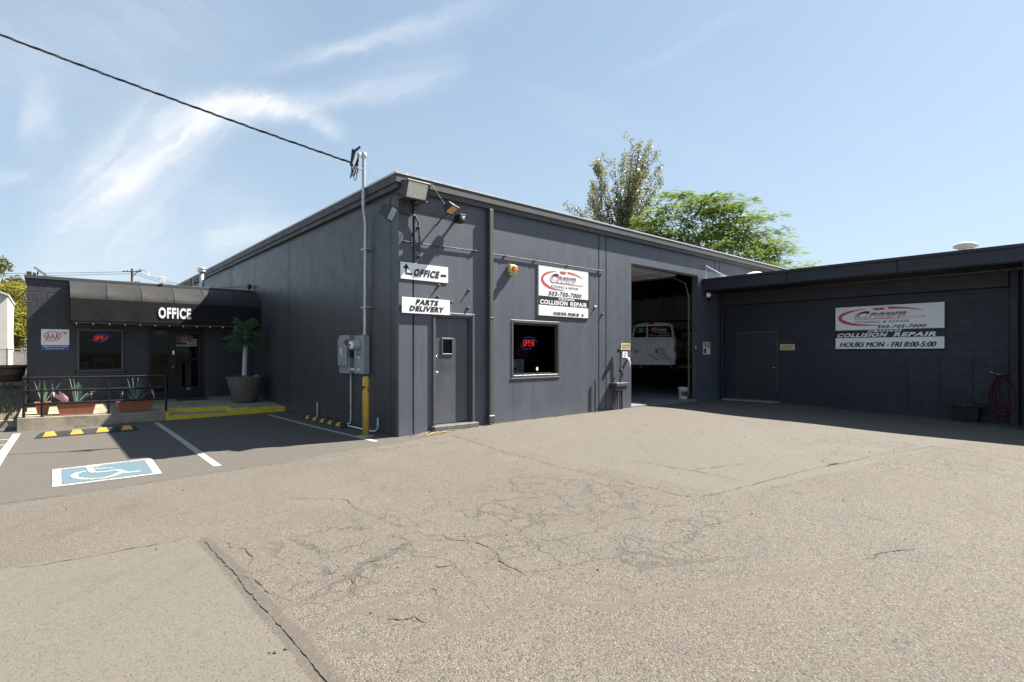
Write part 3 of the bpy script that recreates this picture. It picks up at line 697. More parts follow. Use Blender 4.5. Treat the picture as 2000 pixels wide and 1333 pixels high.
# ------------------------------------------------------------------ buildings
def wall_grid(mb, fr, u0, u1, z0, z1, holes, d0, d1, mi=0):
    """slab from depth d0 (front, along the normal) to d1 with rectangular holes, no inner faces"""
    us = sorted({u0, u1, *[h[0] for h in holes], *[h[1] for h in holes]}); zs = sorted({z0, z1, *[h[2] for h in holes], *[h[3] for h in holes]})
    us = [u for u in us if u0 <= u <= u1]; zs = [z for z in zs if z0 <= z <= z1]
    nu, nz = len(us) - 1, len(zs) - 1
    def solid(i, j):
        if not (0 <= i < nu and 0 <= j < nz): return False
        a = (us[i] + us[i + 1]) / 2; b = (zs[j] + zs[j + 1]) / 2
        return not any(h[0] < a < h[1] and h[2] < b < h[3] for h in holes)
    for i in range(nu):
        for j in range(nz):
            if not solid(i, j): continue
            a, b, c, d = us[i], us[i + 1], zs[j], zs[j + 1]
            mb.add([fr(a, c, d0), fr(b, c, d0), fr(b, d, d0), fr(a, d, d0)], [(0, 1, 2, 3)], mi)
            mb.add([fr(a, c, d1), fr(b, c, d1), fr(b, d, d1), fr(a, d, d1)], [(3, 2, 1, 0)], mi)
            for (di, dj, p, q) in ((-1, 0, (a, c), (a, d)), (1, 0, (b, d), (b, c)), (0, -1, (b, c), (a, c)), (0, 1, (a, d), (b, d))):
                if not solid(i + di, j + dj): mb.add([fr(*p, d0), fr(*q, d0), fr(*q, d1), fr(*p, d1)], [(0, 1, 2, 3)], mi)
    return mb
MX1, MY1, ZT = 20.0, 27.0, 4.70
main = thing('repair_shop_building', 'large charcoal painted flat roofed workshop with open garage bay', 'building', (0, 0, 0))
DOOR = (.80, 1.70, .06, 2.24); WIN = (2.86, 4.29, .99, 2.17); BAY = (7.20, 10.74, -.3, 3.97)
F0 = FRONT(0, 0)
for a, b in ((-.0, .295), (.327, 5.80), (5.838, 6.09), (6.128, 11.80), (11.835, 12.10), (12.135, MX1)):
    m = wall_grid(MB(), F0, a, b, -.5, ZT, [h for h in (DOOR, WIN, BAY) if h[0] > a and h[1] < b], 0, -.10); obj('wall_panel', m, M['wall_front'], main)
LF = Fr((0, 0, 0), (0, -1, 0), (0, 0, 1), (-1, 0, 0))
L_ = lambda a, b, z0, z1, d0, d1: wall_grid(MB(), LF, -b, -a, z0, z1, [], d0, d1)
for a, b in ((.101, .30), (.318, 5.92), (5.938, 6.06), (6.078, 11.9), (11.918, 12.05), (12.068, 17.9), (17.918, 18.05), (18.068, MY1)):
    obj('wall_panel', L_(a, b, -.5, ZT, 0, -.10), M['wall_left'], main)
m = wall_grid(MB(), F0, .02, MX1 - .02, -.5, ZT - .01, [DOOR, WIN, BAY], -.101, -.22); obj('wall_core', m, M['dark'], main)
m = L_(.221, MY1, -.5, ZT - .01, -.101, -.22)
m.box((.021, .221, -.5), (.03, .222, 0))
obj('wall_core', m, M['dark'], main)
m = MB(); m.box((MX1 - .2, .23, -.5), (MX1, MY1 - .2, ZT - .02)); m.box((.225, MY1 - .2, -.5), (MX1, MY1, ZT - .02)); obj('wall', m, M['wall_front'], main)
m = MB(); m.box((19.62, .23, -.3), (19.79, MY1 - .21, 4.5)); m.box((6.42, 9.0, -.3), (19.6, 9.1, 4.55)); obj('interior_wall', m, M['inter'], main)
m = MB(); m.cbox((18.9, .6, .013), (19.6, 8.6, 1.25), .02); obj('workbench', m, M['dark'], label='long dark workbench along the inside wall of the bay', cat='workbench')
m = MB(); m.box((6.3, .221, -.3), (6.42, 9.0, 4.6)); obj('partition', m, M['inter'], main)  # added inner wall, blocks the bay's light from the window room
m = MB(); m.box((.23, 5.0, -.3), (6.29, 5.1, 4.6)); obj('partition', m, M['tan'], main)
m = MB(); m.box((.221, .221, -.25), (6.295, 5.0, .02)); m.box((6.425, .222, -.25), (MX1 - .21, 8.99, .012)); m.box((7.205, .004, -.25), (10.735, .221, .010)); obj('floor', m, M['floor'], main)
m = MB(); m.box((-.02, -.02, ZT + .002), (MX1 + .02, MY1 + .02, ZT + .1)); obj('roof', m, M['roof'], main)
for nm, mt, (o_, z0, z1) in (('fascia_upper', M['fascia'], (.12, 4.665, 4.815)), ('fascia_lower', M['fascia'], (.085, 4.56, 4.663)), ('roof_edge_trim', M['cap'], (.134, 4.817, 4.852))):
    m = MB(); t_ = .018 if nm != 'roof_edge_trim' else .12
    m.box((-o_, -o_, z0), (MX1 + o_, -o_ + t_, z1)); m.box((-o_, -o_ + t_ + .0005, z0), (-o_ + t_, MY1, z1))
    if nm == 'fascia_upper': m.box((-o_ + .019, -o_ + .019, z0), (MX1, -.001, z0 + .01)); m.box((-o_ + .019, .001, z0), (-.001, MY1, z0 + .01))
    if nm == 'fascia_lower': m.box((-o_ + .019, -o_ + .019, z0), (MX1, -.002, z0 + .01)); m.box((-o_ + .019, .001, z0), (-.002, MY1, z0 + .01))
    obj(nm, m, mt, main)
# downspout in the corner of the pilaster
m = MB(); m.cbox((2.10, -.115, .10), (2.205, -.012, 4.555), .012); m.cbox((2.094, -.122, 2.22), (2.211, -.006, 2.25), .006)
m.cbox((2.07, -.14, .0), (2.235, -.006, .17), .02)
dsp = obj('downspout', m, M['fascia'], main)
# parts-counter door
m = MB()
for a, b in (((.735, -.035, -.1), (.80, .0, 2.30)), ((1.70, -.035, -.1), (1.765, .0, 2.30)), ((.80, -.035, 2.24), (1.70, .0, 2.30))): m.cbox(a, b, .008)
fr_ = obj('door_frame', m, M['frame'], main)
m = MB(); m.box((.803, -.0, .06), (.83, .14, 2.235)); m.box((1.67, .0, .06), (1.697, .14, 2.235)); m.box((.83, 0, 2.205), (1.67, .14, 2.235)); obj('door_jamb', m, M['frame'], main)
m = wall_grid(MB(), FRONT(0, 0, .075), .835, 1.665, .075, 2.20, [(1.03, 1.25, 1.48, 1.76)], 0, -.045); dl = obj('door', m, M['door'], main, label='charcoal steel door with a small square vision pane')
m = MB()
for a, b in (((.995, .055, 1.445), (1.03, .085, 1.795)), ((1.25, .055, 1.445), (1.285, .085, 1.795)), ((1.03, .055, 1.445), (1.25, .085, 1.48)), ((1.03, .055, 1.76), (1.25, .085, 1.795))): m.cbox(a, b, .006)
obj('vision_frame', m, M['frame'], dl)
m = MB(); m.box((1.03, .095, 1.48), (1.25, .100, 1.76)); obj('pane', m, M['glass_d'], dl)
for z in (1.42, 1.10):
    m = MB(); Mx = Matrix.Rotation(math.pi / 2, 4, 'X')
    m.lathe([(.03, -.005), (.03, .005), (.014, .012), (.014, .035), (.026, .045), (.024, .062), (0, .066)] if z < 1.2 else [(.028, -.005), (.028, .02), (.02, .026), (0, .027)], (.872, .075, z), 14, M=Mx); obj('knob', m, M['chrome'], dl)
m = MB(); m.cbox((.70, -.14, -.25), (1.80, .20, .055), .015); obj('threshold', m, M['seam_d'], main)
# shop window
m = MB()
for a, b in (((2.80, -.012, .93), (2.86, .0, 2.235)), ((4.29, -.012, .93), (4.35, .0, 2.235)), ((2.86, -.012, 2.17), (4.29, .0, 2.235)), ((2.86, -.015, .93), (4.29, .0, .99))): m.cbox(a, b, .006)
wf = obj('window_frame', m, M['frame'], main)
m = MB()
for a, b in (((2.862, .05, .992), (2.90, .09, 2.168)), ((4.25, .05, .992), (4.288, .09, 2.168)), ((2.90, .05, 2.13), (4.25, .09, 2.168)), ((2.90, .05, .992), (4.25, .09, 1.03))): m.box(a, b)
obj('window_sash', m, M['bronze'], wf)
m = MB(); m.box((2.90, .066, 1.03), (4.25, .072, 2.13)); obj('pane', m, M['glass'], wf)
m = MB(); m.cbox((2.78, -.022, .905), (4.36, .0, .928), .006); obj('window_sill', m, M['seam_d'], main)
# overhead sectional door, raised under the ceiling
bd = bpy.data.objects
m = MB(); m.tube([(10.69, .30, .1), (10.69, .30, 3.3), (10.69, .42, 3.75), (10.69, .9, 4.0), (10.69, 4.3, 4.03)], .03, 6); m.tube([(7.25, .30, .1), (7.25, .30, 3.3), (7.25, .42, 3.75), (7.25, .9, 4.0), (7.25, 4.3, 4.03)], .03, 6)
od = obj('overhead_door_track', m, M['seam_d'], main)
for k in range(6):
    y0 = .75 + k * .62; m = MB(); m.cbox((7.22, y0, 4.06), (10.72, y0 + .605, 4.10), .008)
    for xx in (7.25, 8.4, 9.55, 10.64): m.box((xx, y0 + .02, 4.035), (xx + .06, y0 + .585, 4.059))
    m.box((7.25, y0 + .27, 4.04), (10.70, y0 + .33, 4.059)); obj('overhead_door_panel', m, M['white'], main)
m = MB(); m.box((7.19, .04, 3.93), (10.75, .16, 3.966)); m.box((7.205, .005, 0), (7.215, .2, 3.93)); m.box((10.725, .005, 0), (10.735, .2, 3.93)); obj('bay_trim', m, M['frame'], main)
# pipes on the shop wall inside
m = MB()
for yz_ in ((3.12, .035), (2.62, .05), (2.55, .03)): m.tube([(19.5, .4, yz_[0]), (19.5, 8.9, yz_[0])], yz_[1], 6)
m.tube([(19.5, 2.4, 3.12), (19.5, 2.4, 2.0), (19.5, 4.2, 1.7)], .03, 6); m.box((19.42, 4.9, .5), (19.6, 5.2, 3.3)); obj('interior_pipe', m, M['dark'], main)
for k in range(9):
    m = MB(); m.box((6.5, 1.0 + k * .9, 4.35), (19.6, 1.1 + k * .9, 4.62)); obj('ceiling_joist', m, M['dark'], main)

# --- concrete block walls: every block its own piece
_bm = {}
def block_wall(parent, fr, u0, u1, z0, z1, holes, mat, rnd, d=.0, skip=None):
    bw, bh, j = .4, .2, .009; row = 0; z = z0
    while z < z1 - .02:
        zt = min(z + bh, z1); u = u0 - (bw / 2 if row % 2 else 0)
        while u < u1 - .01:
            a, b = max(u, u0), min(u + bw, u1); segs = [(a, b)]; zc = (z + zt) / 2
            for h in holes:
                if h[2] < zc < h[3]:
                    ns = []
                    for p, q in segs:
                        if q <= h[0] or p >= h[1]: ns.append((p, q)); continue
                        if p < h[0]: ns.append((p, h[0]))
                        if q > h[1]: ns.append((h[1], q))
                    segs = ns
            for p, q in segs:
                if q - p < .03: continue
                w, hh = round(q - p - j, 3), round(zt - z - j, 3); k = (id(mat), id(parent), w, hh, round(fr.n.x), round(fr.n.y))
                if k not in _bm:
                    g = MB(); o0 = Vector((0, 0, 0)); e = .006
                    V = lambda a_, b_, c_: fr.u * a_ + fr.v * b_ + fr.n * c_
                    W2, H2 = w / 2, hh / 2
                    g.add([V(-W2, -H2, -.03), V(W2, -H2, -.03), V(W2, H2, -.03), V(-W2, H2, -.03), V(-W2, -H2, -.0025), V(W2, -H2, -.0025), V(W2, H2, -.0025), V(-W2, H2, -.0025),
                           V(-W2 + e, -H2 + e, 0), V(W2 - e, -H2 + e, 0), V(W2 - e, H2 - e, 0), V(-W2 + e, H2 - e, 0)],
                          [(0, 1, 5, 4), (1, 2, 6, 5), (2, 3, 7, 6), (3, 0, 4, 7), (4, 5, 9, 8), (5, 6, 10, 9), (6, 7, 11, 10), (7, 4, 8, 11), (8, 9, 10, 11)])
                    me = g.mesh('block'); me.materials.append(mat); _bm[k] = me
                c = bpy.data.objects.new('block', _bm[k]); COL.objects.link(c); c.parent = parent
                c.location = fr((p + q) / 2, zc, d + rnd.uniform(-.0015, .0018)) - Vector(ORG[parent.name])
            u += bw
        z = zt; row += 1

side = thing('collision_shop_building', 'low navy block building on the right with deep overhanging fascia', 'building', (12.2, 0, 0))
RD = (.56, 1.85, -.6, 2.16); RF = RIGHTW(0, 0)
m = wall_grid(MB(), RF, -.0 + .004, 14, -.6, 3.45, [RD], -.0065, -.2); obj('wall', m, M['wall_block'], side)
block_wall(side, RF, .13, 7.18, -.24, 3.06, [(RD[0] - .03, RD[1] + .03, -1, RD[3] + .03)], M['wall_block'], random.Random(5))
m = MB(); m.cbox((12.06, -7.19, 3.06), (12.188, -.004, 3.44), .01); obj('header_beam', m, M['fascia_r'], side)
m = MB(); m.cbox((12.12, -.12, -.4), (12.188, -.004, 3.055), .01); m.cbox((12.02, -.06, -.4), (12.115, -.004, 3.5), .01); obj('corner_trim', m, M['fascia_r'], side)
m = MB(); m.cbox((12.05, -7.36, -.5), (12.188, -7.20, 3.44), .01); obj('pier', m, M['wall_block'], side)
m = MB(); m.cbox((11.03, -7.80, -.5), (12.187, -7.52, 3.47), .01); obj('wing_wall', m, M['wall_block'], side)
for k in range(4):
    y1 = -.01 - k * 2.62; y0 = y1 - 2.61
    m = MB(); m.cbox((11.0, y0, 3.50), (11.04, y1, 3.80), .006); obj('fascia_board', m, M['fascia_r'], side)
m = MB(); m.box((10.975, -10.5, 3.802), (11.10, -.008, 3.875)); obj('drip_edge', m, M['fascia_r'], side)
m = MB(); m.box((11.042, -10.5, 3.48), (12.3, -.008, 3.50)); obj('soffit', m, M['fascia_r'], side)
m = MB(); m.box((11.045, -10.5, 3.505), (20, -.006, 3.80)); m.box((12.4, -14, -.5), (20, -10.5, 3.8)); m.box((11.105, -10.5, 3.802), (20, -.006, 3.83)); obj('roof', m, M['roof'], side)
m = MB(); m.cbox((12.188, -1.838, .0), (12.225, -.572, 2.145), .005); rd = obj('door', m, M['fascia_r'], side)
m = MB(); fr2 = RIGHTW(0, 0, 12.188)
m.lathe([(.032, 0), (.032, .008), (.012, .012), (.012, .04), (.024, .05), (.02, .066), (0, .07)], (12.188, -1.77, 1.03), 12, M=Matrix.Rotation(-math.pi / 2, 4, 'Y')); obj('knob', m, M['chrome'], rd)
m = MB(); m.lathe([(.026, 0), (.026, .012), (0, .014)], (12.188, -1.77, 1.36), 12, M=Matrix.Rotation(-math.pi / 2, 4, 'Y')); obj('deadbolt', m, M['bronze'], rd)
m = MB(); m.cbox((11.7, -1.95, -.3), (12.19, -.3, -.012), .01); obj('door_stoop', m, M['concrete'], side)
m = MB()
q = g_px([(1768, 824), (1800, 817), (1918, 829), (1886, 835)]); m.add([(a, b, gz(a, b) + .006) for a, b in q], [(0, 1, 2, 3)])
obj('concrete_pad', m, M['seam'], kind='structure')

office = thing('office_building', 'small flat roofed charcoal block office wing behind the raised walkway', 'building', (-2.7, 9.5, 0))
OY, OX0, OZ = 9.5, -5.36, 3.43; OF = FRONT(0, 0, OY)
OW = (-4.31, -3.40, 1.02, 2.10); OD = (-2.76, -1.36, .0, 2.21)
m = wall_grid(MB(), OF, OX0 + .012, -.006, -.4, OZ, [OW, OD], -.008, -.2); m.box((OX0 + .012, OY + .2, -.4), (OX0 + .2, 17, OZ)); m.box((OX0 + .2, 16.8, -.4), (-.23, 17, OZ)); obj('wall', m, M['office_block'], office)
block_wall(office, OF, OX0, -.01, .06, OZ - .03, [(OW[0] - .02, OW[1] + .02, OW[2] - .02, OW[3] + .02), (OD[0] - .03, OD[1] + .03, 0, OD[3] + .03), (-4.4, -.1, 2.5, 3.3)], M['office_block'], random.Random(9))
m = MB(); m.box((OX0 + .03, OY + .03, OZ + .001), (-.01, 17.0, OZ + .05)); obj('roof', m, M['roof'], office)
m = MB(); m.cbox((OX0 - .04, OY - .05, OZ - .028), (-.01, OY + .02, OZ + .062), .008); m.box((OX0 - .04, OY + .021, OZ - .028), (OX0 + .025, 17, OZ + .062)); obj('parapet_cap', m, M['fascia'], office)
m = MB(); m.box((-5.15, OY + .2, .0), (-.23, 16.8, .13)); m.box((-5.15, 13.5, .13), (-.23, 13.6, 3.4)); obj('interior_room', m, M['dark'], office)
# office window
m = MB()
for a, b in (((-4.36, OY - .05, .97), (OW[0], OY, 2.15)), ((OW[1], OY - .05, .97), (-3.35, OY, 2.15)), ((OW[0], OY - .05, OW[3]), (OW[1], OY, 2.15)), ((OW[0], OY - .06, .97), (OW[1], OY, OW[2]))): m.cbox(a, b, .006)
wf2 = obj('window_frame', m, M['frame'], office)
m = MB(); m.box((OW[0], OY + .05, OW[2]), (OW[1], OY + .056, OW[3])); obj('pane', m, M['glass'], wf2)
m = MB(); m.cbox((-4.42, OY - .10, .88), (-3.3, OY, .965), .015); obj('window_sill', m, M['concrete'] if False else M['office_block'], office)
# storefront door and sidelight
m = MB()
for a, b in (((-2.76, OY - .03, .1), (-2.70, OY + .05, 2.21)), ((-2.28, OY - .03, .1), (-2.20, OY + .05, 2.21)), ((-1.42, OY - .03, .1), (-1.36, OY + .05, 2.21)), ((-2.70, OY - .03, 2.15), (-2.28, OY + .05, 2.21)), ((-2.20, OY - .03, 2.15), (-1.42, OY + .05, 2.21)), ((-2.70, OY - .03, .1), (-2.28, OY + .05, .38))): m.box(a, b)
sf = obj('storefront_frame', m, M['black_m'], office)
m = MB(); m.box((-2.70, OY + .01, .38), (-2.28, OY + .016, 2.15)); obj('sidelight_pane', m, M['glass'], sf)
m = wall_grid(MB(), FRONT(0, 0, OY - .01), -2.195, -1.425, .15, 2.145, [(-2.10, -1.52, .50, 1.27), (-2.10, -1.52, 1.32, 2.04)], 0, -.045); sd = obj('storefront_door', m, M['black_m'], office)
for z0, z1 in ((.50, 1.27), (1.32, 2.04)):
    m = MB(); m.box((-2.10, OY + .012, z0), (-1.52, OY + .018, z1)); obj('pane', m, M['glass'], sd)
m = MB(); m.tube([(-2.03, OY - .075, 1.295), (-1.5, OY - .075, 1.295)], .014, 8); m.box((-2.03, OY - .075, 1.28), (-2.01, OY - .01, 1.31)); m.box((-1.51, OY - .075, 1.28), (-1.49, OY - .01, 1.31)); obj('push_bar', m, M['black_m'], sd)
m = MB(); m.cbox((-2.175, OY - .03, 1.44), (-2.135, OY - .011, 1.56), .005); m.lathe([(.025, 0), (.025, .03), (0, .035)], (-2.16, OY - .011, 1.08), 12, M=Matrix.Rotation(math.pi / 2, 4, 'X')); obj('handle', m, M['chrome'], sd)

# ------------------------------------------------------------------ logo drawing, shared by the three shop signs
def gradient_mat():
    m, N, b, pos = base_mat('logo_gradient'); g = N.sep(N.node('ShaderNodeTexCoord').outputs['Generated'])[2]
    N.put(b.inputs['Base Color'], N.mix(N.ramp(g, .82, .18, 0, 1, 'LINEAR'), (.012, .012, .016), (.62, .63, .68))); b.inputs['Roughness'].default_value = .4; return m
M['grad'] = gradient_mat()
def logo(parent, fr, cx, cz, w, h, red, dark, letter_fill, outline, shear=.45):
    """oval swoosh with a small crown over slanted lettering; (cx, cz) centre, w x h size"""
    U = lambda u, v: (cx + u * w, cz + v * h)
    m = MB()
    a = [U(*p) for p in ell(-.05, -.02, .45, .46, 250, 107, 22)]; n = len(a)
    ribbon(m, [U(.02, -.47)] + a[1:], [.006 * w] + [w * (.010 + .038 * math.sin(math.pi * min(1, (i + 1) / n * 1.08)) ** .8) for i in range(1, n)], fr, .0035)
    a = [U(*p) for p in ell(.03, -.1, .55, .53, 84, 36, 14)]; n = len(a)
    ribbon(m, a, [w * (.030 * (1 - i / n) + .004) for i in range(n)], fr, .0035)
    # crown emblem
    cr = [(-.055, .33), (.055, .33), (.085, .46), (.045, .41), (.028, .48), (0, .42), (-.028, .48), (-.045, .41), (-.085, .46)]
    c0 = U(-.02, .39); pts = [U(p[0] - .02, p[1]) for p in cr]
    m.add([fr(*c0, .004)] + [fr(*p, .004) for p in pts], [(0, i + 1, (i + 1) % len(pts) + 1) for i in range(len(pts))])
    for k in range(5):
        q = U(-.02 + (k - 2) * .05, .53 - .012 * (k - 2) ** 2); m.add([fr(q[0] + .006 * w * math.cos(t), q[1] + .006 * w * math.sin(t), .004) for t in [i * math.pi / 4 for i in range(8)]], [tuple(range(8))])
    obj('swoosh', m, red, parent)
    x0, z0 = U(-.34, -.13); x1, z1 = U(.30, .31); xb, zb = U(-.27, -.10)
    m = MB()
    text(m, 'C', fr, x0 - .01 * w, z0 - .02 * h, x0 + .23 * w, z1 + .0 * h, .0045, .075, shear)
    text(m, 'rown', fr, x0 + .17 * w, z0 - .02 * h, x1 + .01 * w, z1 - .10 * h, .0045, .075, shear)
    p = [U(.20, -.145), U(.47, -.145), U(.50, -.05), U(.20, -.05)]; m.add([fr(*q, .0042) for q in p], [(0, 1, 2, 3)])
    p = [U(-.20, -.145), U(.20, -.145), U(.20, -.11), U(-.20, -.11)]; m.add([fr(*q, .0042) for q in p], [(0, 1, 2, 3)])
    obj('logo_outline', m, outline, parent)
    m = MB()
    text(m, 'C', fr, x0, z0, x0 + .22 * w, z1 - .02 * h, .0062, .05, shear)
    text(m, 'rown', fr, x0 + .18 * w, z0, x1, z1 - .12 * h, .0062, .05, shear)
    obj('logo_lettering', m, letter_fill, parent)
    m = MB(); p = [U(.215, -.132), U(.462, -.132), U(.485, -.066), U(.215, -.066)]; m.add([fr(*q, .0055) for q in p], [(0, 1, 2, 3)]); obj('logo_tail', m, M['white'], parent)
def board(name, label, cat, fr, w, h, mat, t=.02, loc=None, bolts=True, group=None):
    """flat sign board, lower left corner at the frame origin"""
    th = thing(name, label, cat, tuple(fr.o), group); m = MB()
    m.prism([(0, 0), (w, 0), (w, h), (0, h)], fr, .001, t); obj('board', m, mat, th)
    if bolts:
        m = MB()
        for a in (.03, w - .03):
            for b in (.03, h - .03):
                q = [fr(a + .009 * math.cos(k * math.pi / 3), b + .009 * math.sin(k * math.pi / 3), t + .003) for k in range(6)]; m.add(q, [tuple(range(6))])
        obj('screw', m, M['galv'], th)
    return th
# OFFICE arrow sign
fr = FRONT(.03, 2.895); s = board('direction_sign', 'white sign reading OFFICE with a bent black arrow, upper board at the wall corner', 'sign', fr, 1.07, .315, M['white'], .018)
m = MB(); text(m, 'OFFICE', fr, .26, .065, .875, .215, .0215, .062, .28); obj('lettering', m, M['black'], s)
m = MB(); ribbon(m, [(.115, .235), (.115, .105), (.25, .105)], .045, fr, .0215); m.add([fr(*p, .0215) for p in ((.045, .20), (.185, .20), (.115, .295))], [(0, 1, 2)]); obj('arrow', m, M['black'], s)
m = MB(); m.add([fr(*p, .0215) for p in ((.885, .115), (1.02, .115), (1.035, .16), (.90, .16))], [(0, 1, 2, 3)])
obj('dash', m, M['black'], s)
fr = FRONT(.04, 2.25, -.036); s = board('delivery_sign', 'white sign reading PARTS DELIVERY above the steel door', 'sign', fr, 1.08, .30, M['white'], .018)
m = MB(); text(m, 'PARTS', fr, .285, .165, .815, .275, .0215, .062, .28); obj('lettering', m, M['black'], s)
m = MB(); text(m, 'DELIVERY', fr, .15, .04, .95, .145, .0215, .062, .28); obj('lettering', m, M['black'], s)
# square shop sign
fr = FRONT(3.61, 2.355); SW, SH = 1.79, 1.205
s = board('shop_sign', 'square white towing shop sign with black band on the sunlit wall above the window', 'sign', fr, SW, SH, M['white'], .022)
sf_ = Fr(fr(0, 0, .0225), fr.u, fr.v, fr.n)
logo(s, sf_, .87, .88, 1.48, .50, M['red'], M['black'], M['grad'], M['red'])
m = MB(); m.add([sf_(*p, .0015) for p in ((0.006, .265), (SW - .006, .265), (SW - .006, .475), (.006, .475))], [(0, 1, 2, 3)]); obj('band', m, M['black'], s)
m = MB(); text(m, 'TOWING & REPAIR', sf_, .40, .69, 1.40, .755, .003, .0, .3); obj('tagline', m, M['black'], s)
m = MB(); text(m, '503-705-7000', sf_, .33, .497, 1.52, .605, .003, .03, .28); obj('phone_number', m, M['black'], s)
m = MB(); [text(m, 'HOURS MON - FRI 8:00-5:00', sf_, .50 + q * .004, .04, 1.41 + q * .004, .12, .003 + q * .0002, .0, .15) for q in range(3)]
obj('hours_line', m, M['black'], s)
m = MB(); m.add([sf_(*p, .003) for p in ((1.49, .065), (1.57, .04), (1.58, .11), (1.53, .105))], [(0, 1, 2, 3)]); obj('print_smudge', m, M['black'], s)
m = MB(); text(m, 'CROWN', sf_, .68, .405, 1.24, .465, .003, .035, .1); obj('lettering', m, M['white'], s)
m = MB(); text(m, 'COLLISION', sf_, .05, .282, 1.0, .39, .003, .04, .1); obj('lettering', m, M['white'], s)
m = MB(); text(m, 'REPAIR', sf_, 1.09, .282, 1.72, .39, .003, .04, .1); obj('lettering', m, M['white'], s)
m = MB()
for a, b in (((0, 0), (SW, .014)), ((0, SH - .014), (SW, SH)), ((0, .0141), (.014, SH - .0141)), ((SW - .014, .0141), (SW, SH - .0141))): m.prism([(a[0], a[1]), (b[0], a[1]), (b[0], b[1]), (a[0], b[1])], fr, .0222, .027)
obj('edge_trim', m, M['black_m'], s)
# wide shop sign on the right building
fr = RIGHTW(-3.49, 1.59, 12.17); SW, SH = 2.52, 1.21
s = board('shop_sign', 'wide white towing shop sign with black band on the shaded block wall', 'sign', fr, SW, SH, M['white'], .025)
sf_ = Fr(fr(0, 0, .0255), fr.u, fr.v, fr.n)
logo(s, sf_, 1.12, .90, 1.98, .52, M['red'], M['black'], M['grad'], M['red'], .7)
m = MB(); m.add([sf_(*p, .0015) for p in ((.006, .32), (SW - .006, .32), (SW - .006, .54), (.006, .54))], [(0, 1, 2, 3)]); obj('band', m, M['black'], s)
m = MB(); text(m, 'TOWING & REPAIR', sf_, .48, .715, 1.78, .785, .003, .0, .4); obj('tagline', m, M['black'], s)
m = MB(); text(m, '503-705-7000', sf_, 1.02, .565, 2.14, .655, .003, .035, .5); obj('phone_number', m, M['black'], s)
m = MB(); [text(m, 'HOURS MON - FRI 8:00-5:00', sf_, .12 + q * .006, .06 + (q % 2) * .004, 2.33 + q * .006, .196 + (q % 2) * .004, .003 + q * .0002, .0, .3) for q in range(4)]; obj('lettering', m, M['black'], s)
m = MB(); text(m, 'CROWN', sf_, .80, .465, 1.60, .53, .003, .04, .5); obj('lettering', m, M['white'], s)
m = MB(); text(m, 'COLLISION', sf_, .035, .338, 1.285, .452, .003, .045, .5); obj('lettering', m, M['white'], s)
m = MB(); text(m, 'REPAIR', sf_, 1.40, .338, 2.38, .452, .003, .045, .5); obj('lettering', m, M['white'], s)
m = MB()
for a, b in (((0, 0), (SW, .014)), ((0, SH - .014), (SW, SH)), ((0, .0141), (.016, SH - .0141)), ((SW - .03, .0141), (SW, SH - .0141))): m.prism([(a[0], a[1]), (b[0], a[1]), (b[0], b[1]), (a[0], b[1])], fr, .0252, .031)
obj('edge_trim', m, M['black_m'], s)
for fr, lab in ((RIGHTW(-1.95, 1.575, 12.185), 'small cream AUTHORIZED PERSONNEL ONLY sign beside the navy door'), (FRONT(6.745, 1.575), 'small cream AUTHORIZED PERSONNEL ONLY sign left of the open bay')):
    s = board('notice_sign', lab, 'sign', fr, .43 if fr.n.x else .40, .18, M['cream'], .008, bolts=False, group='authorized personnel signs')
    m = MB(); text(m, 'AUTHORIZED', fr, .04, .10, .38, .145, .0105, .02); obj('lettering', m, M['black'], s)
    m = MB(); text(m, 'PERSONNEL ONLY', fr, .04, .035, .38, .08, .0105, .01); obj('lettering', m, M['black'], s)
fr = FRONT(6.80, 1.36); s = board('notice_sign', 'tiny white notice with faded red mark under the cream sign by the bay', 'sign', fr, .23, .165, M['white'], .008, bolts=False)
m = MB(); ribbon(m, ell(.115, .085, .05, .05, 0, 340, 14), .014, fr, .0105); ribbon(m, [(.08, .05), (.15, .12)], .014, fr, .0105); obj('emblem', m, M['red'], s)
# hazard placard on the pier
fr = FRONT(11.06, 1.44, -.0); s = board('hazard_placard', 'curled white placard with black, yellow and blue squares on the bay pier', 'sign', fr, .43, .40, M['white'], .008, bolts=False)
m = MB(); ribbon(m, [(.05, .37), (.19, .23)], .045, fr, .0105); ribbon(m, [(.17, .37), (.06, .24)], .03, fr, .0105); ribbon(m, ell(.315, .29, .055, .07, 0, 340, 14), .022, fr, .0115); obj('symbol', m, M['black'], s)
m = MB(); m.add([fr(*p, .0098) for p in ((.22, .21), (.41, .21), (.41, .38), (.22, .38))], [(0, 1, 2, 3)]); obj('yellow_square', m, M['yellow'], s)
m = MB(); m.add([fr(*p, .0098) for p in ((.03, .03), (.19, .03), (.19, .19), (.03, .19))], [(0, 1, 2, 3)]); obj('blue_square', m, M['blue'], s)
